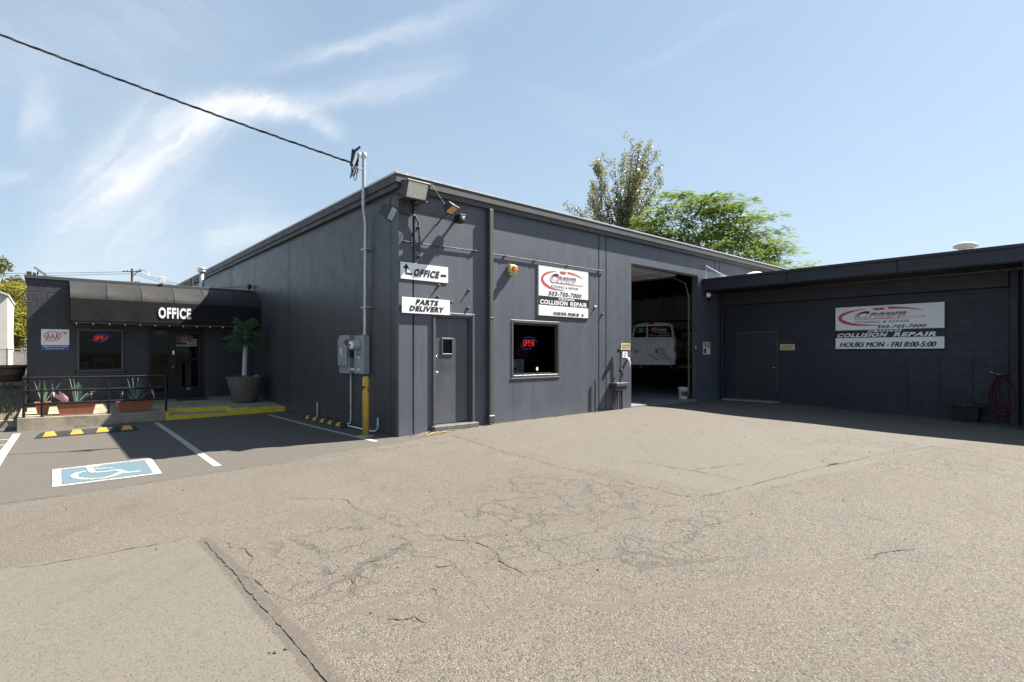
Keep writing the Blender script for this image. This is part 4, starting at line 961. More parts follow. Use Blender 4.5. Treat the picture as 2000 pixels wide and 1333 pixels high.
# auto club sign on the office
def club_oval(parent, fr, cx, cz, w, h, red, d=.003):
    m = MB(); ribbon(m, ell(cx, cz, w / 2, h / 2, 0, 360, 28), w * .05, fr, d); text(m, 'AAA', fr, cx - w * .40, cz - h * .33, cx + w * .40, cz + h * .33, d + .0005, .02); obj('oval_emblem', m, red, parent)
fr = FRONT(-5.08, 1.56, OY - .004); s = board('club_sign', 'white and blue auto club sign on the office block wall', 'sign', fr, .56, .55, M['white'], .015)
sf_ = Fr(fr(0, 0, .0155), fr.u, fr.v, fr.n); club_oval(s, sf_, .225, .365, .33, .24, M['red'])
m = MB(); m.add([sf_(*p, .0015) for p in ((0, 0), (.56, 0), (.56, .135), (0, .135))], [(0, 1, 2, 3)]); obj('band', m, M['blue'], s)
m = MB(); ribbon(m, [(.34, .42), (.42, .465), (.50, .47), (.48, .43), (.43, .385)], [.006, .016, .026, .016, .004], sf_, .003); ribbon(m, [(.06, .20), (.075, .235), (.12, .265)], [.004, .014, .006], sf_, .003); obj('swoosh', m, M['navy'], s)
m = MB(); text(m, 'Approved Auto Body', sf_, .035, .072, .525, .125, .003, .02); obj('lettering', m, M['white'], s)
m = MB(); text(m, 'AAA.com/autorepair', sf_, .09, .018, .47, .056, .003, .01); obj('lettering', m, M['white'], s)

# ------------------------------------------------------------------ awning
AX0, AX1, AY, AZ0, AZ1, AZT = -4.52, -.02, 8.5, 2.31, 2.88, 3.40
aw = thing('office_awning', 'black canvas awning with white OFFICE lettering over the office entrance', 'awning', ((AX0 + AX1) / 2, OY, AZ0))
def prof(t):
    a = t * math.pi / 2; return AY + (OY - .012 - AY) * (1 - math.cos(a)) ** .9, AZ1 + (AZT - AZ1) * math.sin(a) ** .95
NP = 6; pw = (AX1 - AX0) / NP
for k in range(NP):
    x0 = AX0 + k * pw; m = MB()
    def fn(u, v):
        y, z = prof(v); sag = .022 * math.sin(math.pi * u) * math.sin(math.pi * min(1, v + .15)); return (x0 + .002 + (pw - .004) * u, y + sag * .6, z - sag)
    m.grid(fn, 8, 14); obj('canopy_panel', m, M['awning'], aw)
m = MB()
for k in range(NP + 1):
    x = AX0 + k * pw; m.tube([(x, *prof(t / 10)) for t in range(11)], .012, 6)
obj('canopy_rib', m, M['awning'], aw)
m = MB(); m.grid(lambda u, v: (AX0 + (AX1 - AX0) * u, AY - .006 - .006 * math.sin(u * 40) * (1 - v), AZ0 + (AZ1 - AZ0) * v), 60, 4); obj('valance', m, M['valance'], aw)
m = MB()
for x in (AX0, AX1):
    p = [(x, AY, AZ0)] + [(x, *prof(t / 10)) for t in range(11)] + [(x, OY - .012, AZ0 + .0)]; m.add(p, [tuple(range(len(p)))])
obj('end_panel', m, M['valance'], aw)
m = MB(); text(m, 'OFFICE', FRONT(0, 0, AY - .012), -2.66, 2.44, -1.88, 2.75, .006, .045); obj('lettering', m, M['white'], aw)
m = MB()
for x in (AX0 + .03, AX0 + 1.5, AX0 + 3, AX1 - .03): m.tube([(x, AY + .02, AZ0 + .03), (x, OY - .02, AZ0 + .03)], .016, 6)
m.tube([(AX0 + .02, AY + .02, AZ0 + .03), (AX1 - .02, AY + .02, AZ0 + .03)], .016, 6); obj('frame_tube', m, M['bronze'], aw)
# string lights under the valance
sx = thing('string_lights', 'string of small white bulbs along a pale rail under the black awning', 'string lights', (AX0, AY, AZ0))
m = MB(); m.tube([(AX0 + .05, AY + .05, AZ0 - .035), (-2.2, AY + .05, AZ0 - .045), (-.5, AY + .05, AZ0 - .03)], .014, 6); obj('rail', m, M['tan'], sx)
for k in range(13):
    x = AX0 + .12 + k * .335; m = MB(); m.lathe([(.006, .03), (.009, .01), (.015, -.01), (.014, -.022), (0, -.03)], (x, AY + .045, AZ0 - .065), 8); obj('bulb', m, M['lens'], sx)

# ------------------------------------------------------------------ fittings on the main building
def conduit(name, label, pts, r, mat, cat='pipe', group=None, clips=()):
    p0 = pts[0]; th = thing(name, label, cat, p0, group); m = MB(); m.tube(pts, r, 8); obj('pipe', m, mat, th)
    for c in clips:
        m = MB(); m.cbox((c[0] - .03, c[1] - r - .006, c[2] - .012), (c[0] + .03, -.0005, c[2] + .012), .004); obj('clip', m, mat, th)
    return th
conduit('wall_conduit', 'thin horizontal conduit above the OFFICE arrow sign', [(.06, -.03, 3.60), (.7, -.028, 3.605), (1.82, -.03, 3.63)], .011, M['fascia'], group='horizontal conduits on the sunlit wall', clips=[(.1, -.03, 3.6), (1.0, -.03, 3.61), (1.75, -.03, 3.63)])
conduit('wall_conduit', 'thin horizontal conduit along the top of the square shop sign', [(2.24, -.03, 3.62), (3.6, -.03, 3.62), (6.0, -.03, 3.625)], .012, M['fascia'], group='horizontal conduits on the sunlit wall', clips=[(2.6, -.03, 3.62), (3.5, -.03, 3.62), (4.6, -.03, 3.62), (5.8, -.03, 3.62)])
conduit('lamp_conduit', 'bent conduit dropping from the corner lamps to the horizontal pipe', [(.03, -.06, 4.15), (.2, -.06, 4.14), (.32, -.06, 4.10), (.39, -.06, 4.0), (.41, -.06, 3.8), (.42, -.06, 3.3), (.43, -.05, 3.24)], .02, M['fascia'], clips=[(.4, -.06, 3.9), (.42, -.06, 3.35)])
conduit('lamp_conduit', 'straight conduit running up into the big wall pack', [(.31, -.05, 4.40), (.31, -.05, 3.5)], .018, M['fascia'])
# big wall pack at the corner
wp = thing('wall_pack_light', 'big boxy wall pack lamp with frosted lens at the roof corner', 'lamp', (.4, 0, 4.5))
m = MB(); m.prism([(.0, 4.555), (.09, 4.555), (.13, 4.70), (.36, 4.66), (.24, 4.36), (.0, 4.36)], Fr((-.03, 0, 0), (0, -1, 0), (0, 0, 1), (1, 0, 0)), 0, .48); obj('housing', m, M['bronze'], wp)
XF = lambda x: Fr((x, 0, 0), (0, -1, 0), (0, 0, 1), (1, 0, 0))
m = MB(); m.prism([(.252, 4.375), (.362, 4.645), (.35, 4.65), (.24, 4.38)], XF(-.005), 0, .43); obj('lens', m, M['lens'], wp)
m = MB()
m.prism([(.24, 4.36), (.27, 4.36), (.385, 4.65), (.35, 4.655)], XF(-.035), 0, .03); m.prism([(.24, 4.36), (.27, 4.36), (.385, 4.65), (.35, 4.655)], XF(.425), 0, .03)
m.prism([(.355, 4.64), (.40, 4.65), (.38, 4.675), (.34, 4.665)], XF(-.035), 0, .49); m.prism([(.22, 4.35), (.275, 4.355), (.265, 4.375), (.23, 4.375)], XF(-.035), 0, .49); obj('lens_bezel', m, M['bronze'], wp)
m = MB(); m.cbox((.22, -.24, 4.30), (.36, -.08, 4.355), .01); m.tube([(.05, -.06, 4.12), (.08, -.1, 4.2), (.12, -.14, 4.3), (.14, -.15, 4.36)], .014, 6); obj('photo_cell', m, M['bronze'], wp)
def flood(name, label, loc, rz, tilt, w, h, d, lens, arm):
    th = thing(name, label, 'lamp', loc); Mx = Matrix.Translation(loc) @ Matrix.Rotation(rz, 4, 'Z') @ Matrix.Rotation(tilt, 4, 'X')
    m = MB(); a, b = w / 2, h / 2     # local: faces -Y
    vs = [(-a, 0, -b), (a, 0, -b), (a, 0, b), (-a, 0, b), (-a * .72, d, -b * .72), (a * .72, d, -b * .72), (a * .72, d, b * .72), (-a * .72, d, b * .72)]
    m.add([Mx @ Vector(v) for v in vs], [(3, 2, 1, 0), (4, 5, 6, 7), (0, 1, 5, 4), (1, 2, 6, 5), (2, 3, 7, 6), (3, 0, 4, 7)]); m.box((-a - .008, -.012, b - .012), (a + .008, .02, b + .012), M=Mx); m.box((-a - .008, -.012, -b - .012), (a + .008, .02, -b + .012), M=Mx)
    m.box((-a - .01, -.012, -b + .012), (-a + .01, .02, b - .012), M=Mx); m.box((a - .01, -.012, -b + .012), (a + .01, .02, b - .012), M=Mx); obj('housing', m, M['bronze'], th)
    m = MB(); m.box((-a + .011, -.008, -b + .014), (a - .011, -.003, b - .014), M=Mx); obj('lens', m, lens, th)
    m = MB(); m.tube(arm, .016, 7); obj('bracket_arm', m, M['bronze'], th); return th
M['blue_lens'] = pm('bluish_lens', (.36, .45, .52), (.42, .50, .56), 9, .12)
flood('floodlight', 'square floodlight hanging tilted down off the left side of the corner', (-.24, -.18, 4.03), math.radians(38), math.radians(28), .24, .26, .20, M['blue_lens'], [(.03, -.06, 4.10), (.02, -.08, 4.38), (-.06, -.09, 4.45), (-.2, -.1, 4.40), (-.25, -.1, 4.18)])
flood('floodlight', 'small bronze floodlight with amber lens right of the wall pack', (.97, -.34, 4.28), math.radians(25), math.radians(55), .26, .20, .14, M['amber'], [(.80, -.005, 4.0), (.80, -.08, 4.02), (.83, -.2, 4.12), (.95, -.27, 4.24)])
c = thing('security_camera', 'small black box camera on the sunlit wall', 'camera', (1.27, 0, 4.18))
m = MB(); m.cbox((1.19, -.30, 4.10), (1.35, -.10, 4.26), .012); m.box((1.25, -.10, 4.15), (1.29, -.001, 4.19)); obj('housing', m, M['plastic'], c)
m = MB(); m.lathe([(.035, 0), (.035, .012), (.02, .014), (0, .010)], (1.27, -.30, 4.18), 14, M=Matrix.Rotation(math.pi / 2, 4, 'X')); obj('lens', m, M['chrome'], c)
c = thing('strobe_beacon', 'small white box with orange strobe lens left of the square sign', 'alarm light', (2.78, 0, 3.33))
m = MB(); m.cbox((2.69, -.10, 3.26), (2.86, -.001, 3.44), .012); m.cbox((2.72, -.08, 3.215), (2.83, -.001, 3.258), .01); obj('base', m, M['cream'], c)
m = MB(); m.cbox((2.735, -.17, 3.29), (2.865, -.101, 3.41), .02); obj('lens', m, M['orange'], c)
for (x, z, lab) in ((.88, 2.83, 'grey anchor bolt head under the left end of the OFFICE sign'), (1.62, 2.79, 'grey anchor bolt head beside the downspout above the steel door'), (.86, 2.6, 'rusty hook stub just over the PARTS DELIVERY sign'), (1.60, 2.42, 'bent hook stub beside the door head'), (1.18, 2.52, 'short nail stub right of the PARTS DELIVERY sign'), (5.66, 2.68, 'small white bell push right of the square sign'), (5.95, 2.5, 'dark rod stub on the narrow wall strip')):
    m = MB(); m.lathe([(.032, 0), (.03, .02), (.014, .03), (.014, .06), (0, .065)], (x, -.001, z), 8, M=Matrix.Rotation(math.pi / 2, 4, 'X')); obj('wall_bolt', m, M['fascia'] if x < 5.6 or x > 5.9 else M['white'], label=lab, cat='bolt')
# electrical service on the shaded side
ms = thing('meter_cabinet', 'grey steel meter cabinet with round glass meter above the yellow bollard', 'meter box', (-.2, 1.55, 1.05))
m = MB(); m.cbox((-.16, 1.16, 1.06), (-.012, 1.58, 1.85), .012); m.box((-.164, 1.17, 1.50), (-.1605, 1.57, 1.505)); obj('cabinet', m, M['grey_box'], ms)
RY = Matrix.Rotation(-math.pi / 2, 4, 'Y')
m = MB(); m.lathe([(.115, 0), (.115, .03), (.095, .032), (.092, .13)], (-.16, 1.38, 1.65), 22, M=RY); obj('meter_socket', m, M['grey_box'], ms)
m = MB(); m.lathe([(.088, .13), (.085, .165), (.07, .18), (0, .185)], (-.16, 1.38, 1.65), 22, M=RY); mt_ = obj('meter_face', m, M['white'], ms)
m = MB(); m.box((-.349, 1.34, 1.63), (-.345, 1.42, 1.67)); m.box((-.349, 1.36, 1.585), (-.345, 1.40, 1.60)); obj('dial', m, M['black'], ms)
m = MB(); m.box((-.163, 1.33, 1.37), (-.1605, 1.39, 1.42)); m.box((-.163, 1.32, 1.13), (-.1605, 1.42, 1.17)); obj('label_plate', m, M['white'], ms)
m = MB(); m.cbox((-.19, 1.34, 1.455), (-.161, 1.39, 1.475), .004); obj('latch', m, M['bronze'], ms)
ds = thing('disconnect_switch', 'grey safety switch box with red lever beside the meter cabinet', 'switch box', (-.15, 2.2, 1.05))
m = MB(); m.cbox((-.15, 1.86, 1.05), (-.012, 2.36, 1.87), .012); obj('box', m, M['grey_box'], ds)
m = MB(); m.cbox((-.195, 1.90, 1.20), (-.151, 2.34, 1.80), .03); obj('cover', m, M['grey_box'], ds)
m = MB(); m.cbox((-.235, 1.88, 1.66), (-.19, 1.92, 1.77), .008); obj('lever', m, M['red'], ds)
m = MB(); m.cbox((-.17, 1.80, 1.40), (-.06, 1.859, 1.68), .02); obj('side_box', m, M['bronze'], ds)
m = MB(); m.box((-.1975, 2.12, 1.45), (-.1955, 2.18, 1.60)); obj('label_plate', m, M['white'], ds)
m = MB(); m.tube([(-.09, 1.581, 1.14), (-.09, 1.859, 1.14)], .035, 10); obj('nipple', m, M['white_pipe'], ds)
mast = thing('service_mast', 'tall galvanised service mast rising past the roof edge', 'service mast', (-.15, 1.42, 1.86))
m = MB(); m.tube([(-.09, 1.22, 1.852), (-.09, 1.19, 4.12), (-.10, 1.19, 4.2), (-.165, 1.13, 4.42), (-.172, 1.12, 4.5), (-.172, 1.10, 5.42)], .036, 12); obj('pipe', m, M['galv'], mast)
m = MB(); m.lathe([(.046, 0), (.046, .05), (.038, .055)], (-.09, 1.22, 1.852), 12); obj('coupling', m, M['galv'], mast)
m = MB(); m.lathe([(.038, 0), (.05, .01), (.062, .05), (.06, .09), (.04, .12), (0, .13)], (-.172, 1.10, 5.40), 14); m.cbox((-.30, 1.07, 5.42), (-.19, 1.16, 5.50), .02); obj('weatherhead', m, M['galv'], mast)
for z in (2.42, 3.6):
    m = MB(); m.box((-.10, 1.09, z - .02), (-.001, 1.12, z + .02)); m.box((-.10, 1.28, z - .02), (-.001, 1.31, z + .02)); m.box((-.135, 1.08, z - .015), (-.101, 1.32, z + .015)); obj('pipe_strap', m, M['galv'], mast)
m = MB(); m.box((-.35, 1.08, 5.17), (-.15, 1.16, 5.20)); m.tube([(-.35, 1.12, 5.185), (-.40, 1.13, 5.19)], .02, 8); obj('insulator', m, M['galv'], mast)
# service drop: twisted cable, sagging
A_ = Vector((-.42, 1.16, 5.28)); E_ = at_d(0, 60, 9.0); E2 = A_ + (E_ - A_) * 3.2; E2.z += .6
def span(t, sag): p = A_.lerp(E2, t); p.z -= sag * 4 * t * (1 - t); return p
wire = thing('service_drop', 'twisted black and bare overhead cable sagging from the mast to upper left', 'cable', tuple(A_))
for k, (mt, r) in enumerate(((M['cable'], .011), (M['cable'], .011), (M['copper_wire'], .008))):
    m = MB(); pts = []
    for i in range(420):
        t = (i / 419) ** 1.15; p = span(t, .30); a = i * .42 + k * 2.1; pts.append(p + Vector((0, math.cos(a), math.sin(a))) * .013)
    m.tube(pts, r, 5); obj('strand', m, mt, wire)
m = MB()
for k in range(6):
    o = Vector((-.43 + .01 * k, 1.15, 5.26)); e = Vector((-.28, 1.12, 5.44)); pts = []
    for i in range(13):
        t = i / 12; p = o.lerp(e, t); p.z -= (.30 + .06 * (k % 3) - .08 * (k // 3)) * math.sin(math.pi * t) ** .8; p.y += .05 * (k - 2.5) * math.sin(math.pi * t); p.x -= .05 * math.sin(math.pi * t) * (k % 2); pts.append(p)
    m.tube(pts, .009, 6)
obj('drip_loop', m, M['cable'], wire)
m = MB(); m.tube([(-.42, 1.17, 5.22), (-.36, 1.14, 5.45), (-.33, 1.13, 5.56)], .022, 7); m.tube([(-.36, 1.14, 5.50), (-.25, 1.11, 5.62)], .024, 7); m.tube([(-.40, 1.17, 5.3), (-.38, 1.15, 5.55)], .024, 7); obj('splice_sleeve', m, M['cable'], wire)
m = MB(); m.tube([(-.19, 1.12, 5.2), (2.2, 2.4, 4.83)], .005, 5); obj('guy_wire', m, M['copper_wire'], label='thin guy wire bracing the service mast to the roof', cat='wire')
m = MB(); m.tube([(.62, -.10, 4.83), (.72, -.2, 4.6), (.83, -.3, 4.38)], .004, 5); obj('lamp_wire', m, M['cable'], label='thin loose wire from the roof edge to the small amber floodlight', cat='wire')
# ground-level pipes along the side wall
conduit('ground_conduit', 'thin white conduit dropping from the switch box to the ground', [(-.05, 1.98, 1.05), (-.05, 1.98, .05), (-.05, 2.0, -.02), (-.09, 2.2, -.07)], .017, M['white_pipe'])
conduit('ground_conduit', 'white pipe lying along the wall foot with its end turned up near the corner', [(-.09, 2.5, -.08), (-.10, 1.5, -.07), (-.11, .9, -.065), (-.09, .75, -.05), (-.07, .70, .02), (-.07, .70, .22)], .019, M['white_pipe'])
conduit('ground_conduit', 'short white pipe stub standing behind the wall wheel stop', [(-.05, 3.86, -.1), (-.05, 3.86, .30)], .017, M['white_pipe'])
bo = thing('bollard', 'yellow steel bollard with a black painted patch at the building corner', 'bollard', (-.40, .55, gz(-.4, .55)))
zb = gz(-.4, .55); m = MB(); m.lathe([(.064, zb - .2), (.064, zb + 1.08), (.060, zb + 1.115), (.045, zb + 1.14), (.02, zb + 1.15), (0, zb + 1.152)], (-.40, .55, 0), 22); obj('post', m, M['yellow_b'], bo)
m = MB(); n = 12
def patch(a0, a1, z0, z1, sl):
    for i in range(n):
        a, b = [math.radians(a0 + (a1 - a0) * (i + k) / n) for k in (0, 1)]; ta, tb = i / n, (i + 1) / n
        R_ = .0655; P = lambda g_, z: (-.40 + R_ * math.cos(g_), .55 + R_ * math.sin(g_), z); m.add([P(a, z0 + sl * ta * 0 + (z1 - z0) * .0), P(b, z0), P(b, z1), P(a, z1)], [(0, 1, 2, 3)])
patch(150, 200, zb + .88, zb + .96, 0); patch(200, 245, zb + .92, zb + .96, 0); patch(275, 300, zb + .86, zb + .93, 0); obj('black_patch', m, M['black'], bo)
m = MB(); m.lathe([(.19, -.02), (.17, .012), (.065, .03)], (-.40, .55, zb), 9); obj('footing', m, M['concrete'], bo)
# boxes and post by the bay
m = MB(); m.tube([(5.62, -.05, -.1), (5.62, -.05, .78)], .022, 8); m.lathe([(.022, 0), (.0, .012)], (5.62, -.05, .78), 8); obj('steel_post', m, M['fascia'], label='short dark steel post standing against the wall left of the bay', cat='post')
jb = thing('junction_box', 'grey weathered hood box on pipe legs beside the open bay', 'junction box', (6.5, -.1, 0))
m = MB(); m.cbox((6.25, -.24, .60), (6.74, -.002, .70), .008); m.cbox((6.27, -.22, .50), (6.72, -.002, .598), .01); obj('box', m, M['fascia'], jb)
for x in (6.36, 6.46, 6.58, 6.66):
    m = MB(); m.tube([(x, -.10, -.1), (x, -.10, .499)], .02 if x < 6.6 else .028, 8); obj('leg', m, M['fascia'], jb)
m = MB(); m.tube([(6.62, -.08, .70), (6.62, -.08, 1.48)], .022, 8); m.cbox((6.585, -.14, .98), (6.655, -.05, 1.06), .01); m.tube([(6.62, -.08, 1.48), (6.60, -.12, 1.54), (6.52, -.14, 1.56)], .026, 8); m.cbox((6.50, -.18, 1.50), (6.60, -.05, 1.60), .015); obj('riser_pipe', m, M['fascia'], jb)
m = MB(); m.cbox((6.98, -.07, 1.29), (7.06, -.001, 1.355), .01); m.tube([(7.02, -.05, 1.3), (7.03, -.09, 1.22), (7.03, -.07, 1.14)], .022, 8); obj('key_switch', m, M['white'], label='small white key switch fitting at the bay edge', cat='switch')
sn = thing('sensor_light', 'small white motion sensor lamp on the shaded pier under the fascia', 'lamp', (11.2, 0, 3.32))
m = MB(); m.lathe([(.03, .0), (.075, .10), (.08, .14), (.05, .16), (0, .165)], (11.16, -.06, 3.32), 14, M=Matrix.Rotation(math.radians(70), 4, 'X') @ Matrix.Rotation(math.radians(-25), 4, 'Y')); obj('lamp_head', m, M['white'], sn)
m = MB(); m.cbox((11.22, -.12, 3.25), (11.33, -.001, 3.36), .02); m.lathe([(.04, 0), (.04, .05), (0, .07)], (11.27, -.09, 3.18), 10); obj('sensor', m, M['plastic'], sn)
for z in (1.72, .85):
    pass
m = MB(); m.cbox((10.62, -.0, 1.62), (10.715, .05, 1.70), .01); obj('door_latch', m, M['chrome'], label='bright steel latch hardware on the bay door edge', cat='latch')

# skylight-like panel and domes on the low roof
pn = thing('clear_wall_panel', 'clear framed panel leaning on the sunlit wall above the low roof', 'panel', (11.2, -.1, 3.9))
m = MB(); ribbon(m, [(0, 0), (0, .42), (2.2, .05)], .035, FRONT(11.02, 3.88, -.10), 0); 
for d in (.0, .02): ribbon(m, [(0, 0), (0, .42), (2.2, .05)], .035, FRONT(11.02, 3.88, -.10), d)
obj('frame', m, M['cap'], pn)
m = MB(); m.add([(11.03, -.11, 3.9), (13.1, -.11, 3.93), (11.03, -.11, 4.28)], [(0, 1, 2)]); obj('pane', m, M['glass_c'], pn)
vd = thing('roof_dome', 'pale rounded vent dome behind the low fascia', 'roof vent', (13.2, -1.1, 3.85))
m = MB(); m.lathe([(.42, 0), (.42, .12), (.38, .24), (.25, .36), (.1, .41), (0, .42)], (13.2, -.72, 3.84), 20); obj('dome', m, M['lens'], vd)
p = at_d(1886, 489, 13.9); vt = thing('roof_vent', 'white mushroom roof vent above the right fascia', 'roof vent', (p.x, p.y, 3.83))
m = MB(); m.lathe([(.15, 0), (.15, .36), (.17, .38)], (p.x, p.y, 3.83), 20); obj('collar', m, M['galv'], vt)
m = MB(); m.lathe([(.17, .38), (.26, .42), (.265, .45), (.21, .51), (.10, .55), (0, .56)], (p.x, p.y, 3.83), 22); obj('cap', m, M['stucco'], vt)

# ------------------------------------------------------------------ right wall fittings
for k, y in enumerate((-5.19, -5.85, -6.51, -7.15)):
    if k == 0:
        st0 = thing('shelf_standard', 'slotted dark shelf rail on the block wall, nearest to the wide sign', 'shelf rail', (12.19, y, 0), 'slotted rails on the block wall')
        m = MB(); m.box((12.176, y - .022, -.05), (12.19, y - .012, 1.41)); m.box((12.176, y + .012, -.05), (12.19, y + .022, 1.41)); m.box((12.186, y - .012, -.05), (12.19, y + .012, 1.41)); obj('channel', m, M['fascia_r'], st0)
        m = MB()
        for i in range(29): m.box((12.170, y - .022, -.02 + i * .049), (12.1755, y + .022, .004 + i * .049))
        obj('rung', m, M['fascia_r'], st0)
    else: copy_tree(st0, (0, y + 5.19, 0), ['', 'slotted dark shelf rail on the block wall, second from the wide sign', 'slotted dark shelf rail on the block wall rising behind the lidded bin', 'slotted dark shelf rail on the block wall behind the hose loops'][k])
bn = thing('trash_bin', 'squat dark lidded bin standing by the block wall', 'bin', (11.85, -6.4, -.18))
m = MB(); zb = gz(11.9, -6.4); m.add([(11.7, -6.66, zb), (12.05, -6.66, zb), (12.05, -6.24, zb), (11.7, -6.24, zb), (11.65, -6.72, zb + .36), (12.1, -6.72, zb + .36), (12.1, -6.18, zb + .36), (11.65, -6.18, zb + .36)], [(0, 1, 5, 4), (1, 2, 6, 5), (2, 3, 7, 6), (3, 0, 4, 7), (3, 2, 1, 0)]); obj('body', m, M['plastic'], bn)
m = MB(); m.cbox((11.60, -6.78, zb + .362), (12.13, -6.12, zb + .42), .02); m.cbox((11.70, -6.6, zb + .421), (12.05, -6.3, zb + .46), .02); obj('lid', m, M['rubber'], bn)
m = MB(); m.tube([(11.62, -6.80, zb + .36), (11.57, -6.84, zb + .38), (11.6, -6.6, zb + .44), (11.6, -6.3, zb + .44), (11.57, -6.08, zb + .38), (11.62, -6.10, zb + .36)], .014, 6); m.tube([(11.9, -6.4, zb + .46), (11.9, -6.38, zb + .56), (11.9, -6.33, zb + .60)], .02, 6); obj('handle', m, M['bronze'], bn)
hs = thing('hose_coil', 'dark red air hose hung in loops on a wall bracket at far right', 'hose', (12.1, -7.05, 1.0))
m = MB(); rh = random.Random(2)
for k in range(7):
    top = (.985 + rh.uniform(-.015, .02)); bot = rh.uniform(-.10, .22) if k else -.12; w = rh.uniform(.15, .24); yc = -7.07 + rh.uniform(-.05, .05); x = 12.13 - k * .016; pts = []
    for i in range(26):
        a = 2 * math.pi * i / 26; s_ = math.sin(a); c_ = math.cos(a); z = (top + bot) / 2 + (top - bot) / 2 * c_; ww = w * (1 - .22 * c_ + .0); pts.append((x + .01 * math.sin(a * 3 + k), yc + ww * s_ * (1 if c_ < .8 else 1), z))
    m.tube(pts, .013, 7, closed=True)
m.tube([(12.10, -6.98, .9), (12.08, -7.0, .5), (12.06, -7.12, .15), (12.05, -7.05, -.12)], .013, 7); m.tube([(12.12, -6.85, .3), (12.1, -6.93, .2), (12.08, -7.05, -.02)], .013, 7)
obj('hose', m, M['hose'], hs)
m = MB(); m.tube([(12.188, -7.0, .99), (11.98, -7.0, .99), (11.96, -6.9, 1.02), (11.95, -6.86, 1.05)], .012, 6); m.tube([(12.188, -7.16, .99), (11.98, -7.16, .99), (11.96, -7.0, .99)], .012, 6); obj('bracket', m, M['galv'], hs)

# ------------------------------------------------------------------ wheel stops
def wheel_stop(label, x0, y0, length, along, nst, tilt=0, grp='rubber wheel stops'):
    """along: 'x' or 'y'"""
    th = thing('wheel_stop', label, 'wheel stop', (x0, y0, gz(x0, y0)), grp)
    ux, uy = (Vector((1, tilt, 0)).normalized(), Vector((0, 1, 0))) if along == 'x' else (Vector((0, 1, 0)), Vector((-1, 0, 0)))
    o = Vector((x0, y0, 0)); zz = lambda p: gz(p.x, p.y) + .003
    P = lambda s_, c, h: (lambda q: (q.x, q.y, zz(q) + h))(o + ux * s_ + uy * c)
    fs = -1 if along == 'x' else 1            # visible side
    sec = [(-.085, 0), (-.075, .03), (-.04, .10), (.04, .10), (.075, .03), (.085, 0)]; m = MB(); n = 12
    vs = []
    for i in range(n + 1):
        s_ = length * i / n; e = 0 if 0 < i < n else 1
        for c, h in sec: vs.append(P(s_ + (.08 if (e and h > .05 and i == 0) else -.08 if (e and h > .05) else 0), c, h))
    k = len(sec); fsx = [(i * k + j, i * k + j + 1, (i + 1) * k + j + 1, (i + 1) * k + j) for i in range(n) for j in range(k - 1)] + [tuple(range(k)), tuple(n * k + j for j in range(k))[::-1]]
    m.add(vs, fsx); obj('body', m, M['rubber'], th)
    for q in range(nst):
        s0 = length * (q + .5) / nst; m = MB(); w0, w1 = .105, .065
        Q = lambda s_, c, h: P(s_, c * fs, h)
        m.add([Q(s0 - w0, .0795, .026), Q(s0 + w0, .0795, .026), Q(s0 + w1, .0435, .103), Q(s0 - w1, .0435, .103), Q(s0 - w1, -.03, .1035), Q(s0 + w1, -.03, .1035)], [(0, 1, 2, 3), (3, 2, 5, 4)]); obj('yellow_block', m, M['yellow_s'], th)
wheel_stop('long black rubber wheel stop with yellow blocks in front of the concrete walkway', -5.13, 4.78, 1.62, 'x', 4)
wheel_stop('rubber wheel stop with yellow blocks laid along the foot of the dark side wall', -.17, 2.0, 2.25, 'y', 5)

# ------------------------------------------------------------------ railing, planters, flags on the walkway
ra = thing('handrail', 'black pipe handrail with three rails along the walkway edge', 'railing', (-4.1, 6.42, .1))
RYF = 6.42; rz_ = lambda x, k: [.945, .665, .385][k] - .02 * (x + 5.34) / 2.56 + .01
for x in (-5.34, -5.05, -3.90):
    m = MB(); m.tube([(x, RYF, plat_z(x, RYF) - .03), (x, RYF, rz_(x, 0))], .026, 10); obj('post', m, M['black_m'], ra)
for k in range(3):
    m = MB(); x1 = -2.78
    pts = [(-5.34, 9.42, rz_(-5.34, k) + .02), (-5.34, 6.47, rz_(-5.34, k)), (-5.325, RYF, rz_(-5.34, k)), (-5.2, RYF, rz_(-5.2, k)), (-3.9, RYF, rz_(-3.9, k))]
    if k == 0: pts += [(x1 - .09, RYF, rz_(x1, 0)), (x1 - .035, RYF, rz_(x1, 0) - .012), (x1 - .01, RYF, rz_(x1, 0) - .04), (x1, RYF, rz_(x1, 0) - .10), (x1, RYF, plat_z(x1, RYF) - .03)]
    else: pts += [(x1, RYF, rz_(x1, k))]
    m.tube(pts, .026, 10); obj('rail', m, M['black_m'], ra)
m = MB()
for yy in (7.9, 9.38): m.tube([(-5.34, yy, .05), (-5.34, yy, rz_(-5.34, 0) + .01)], .023, 8)
obj('post', m, M['black_m'], ra)
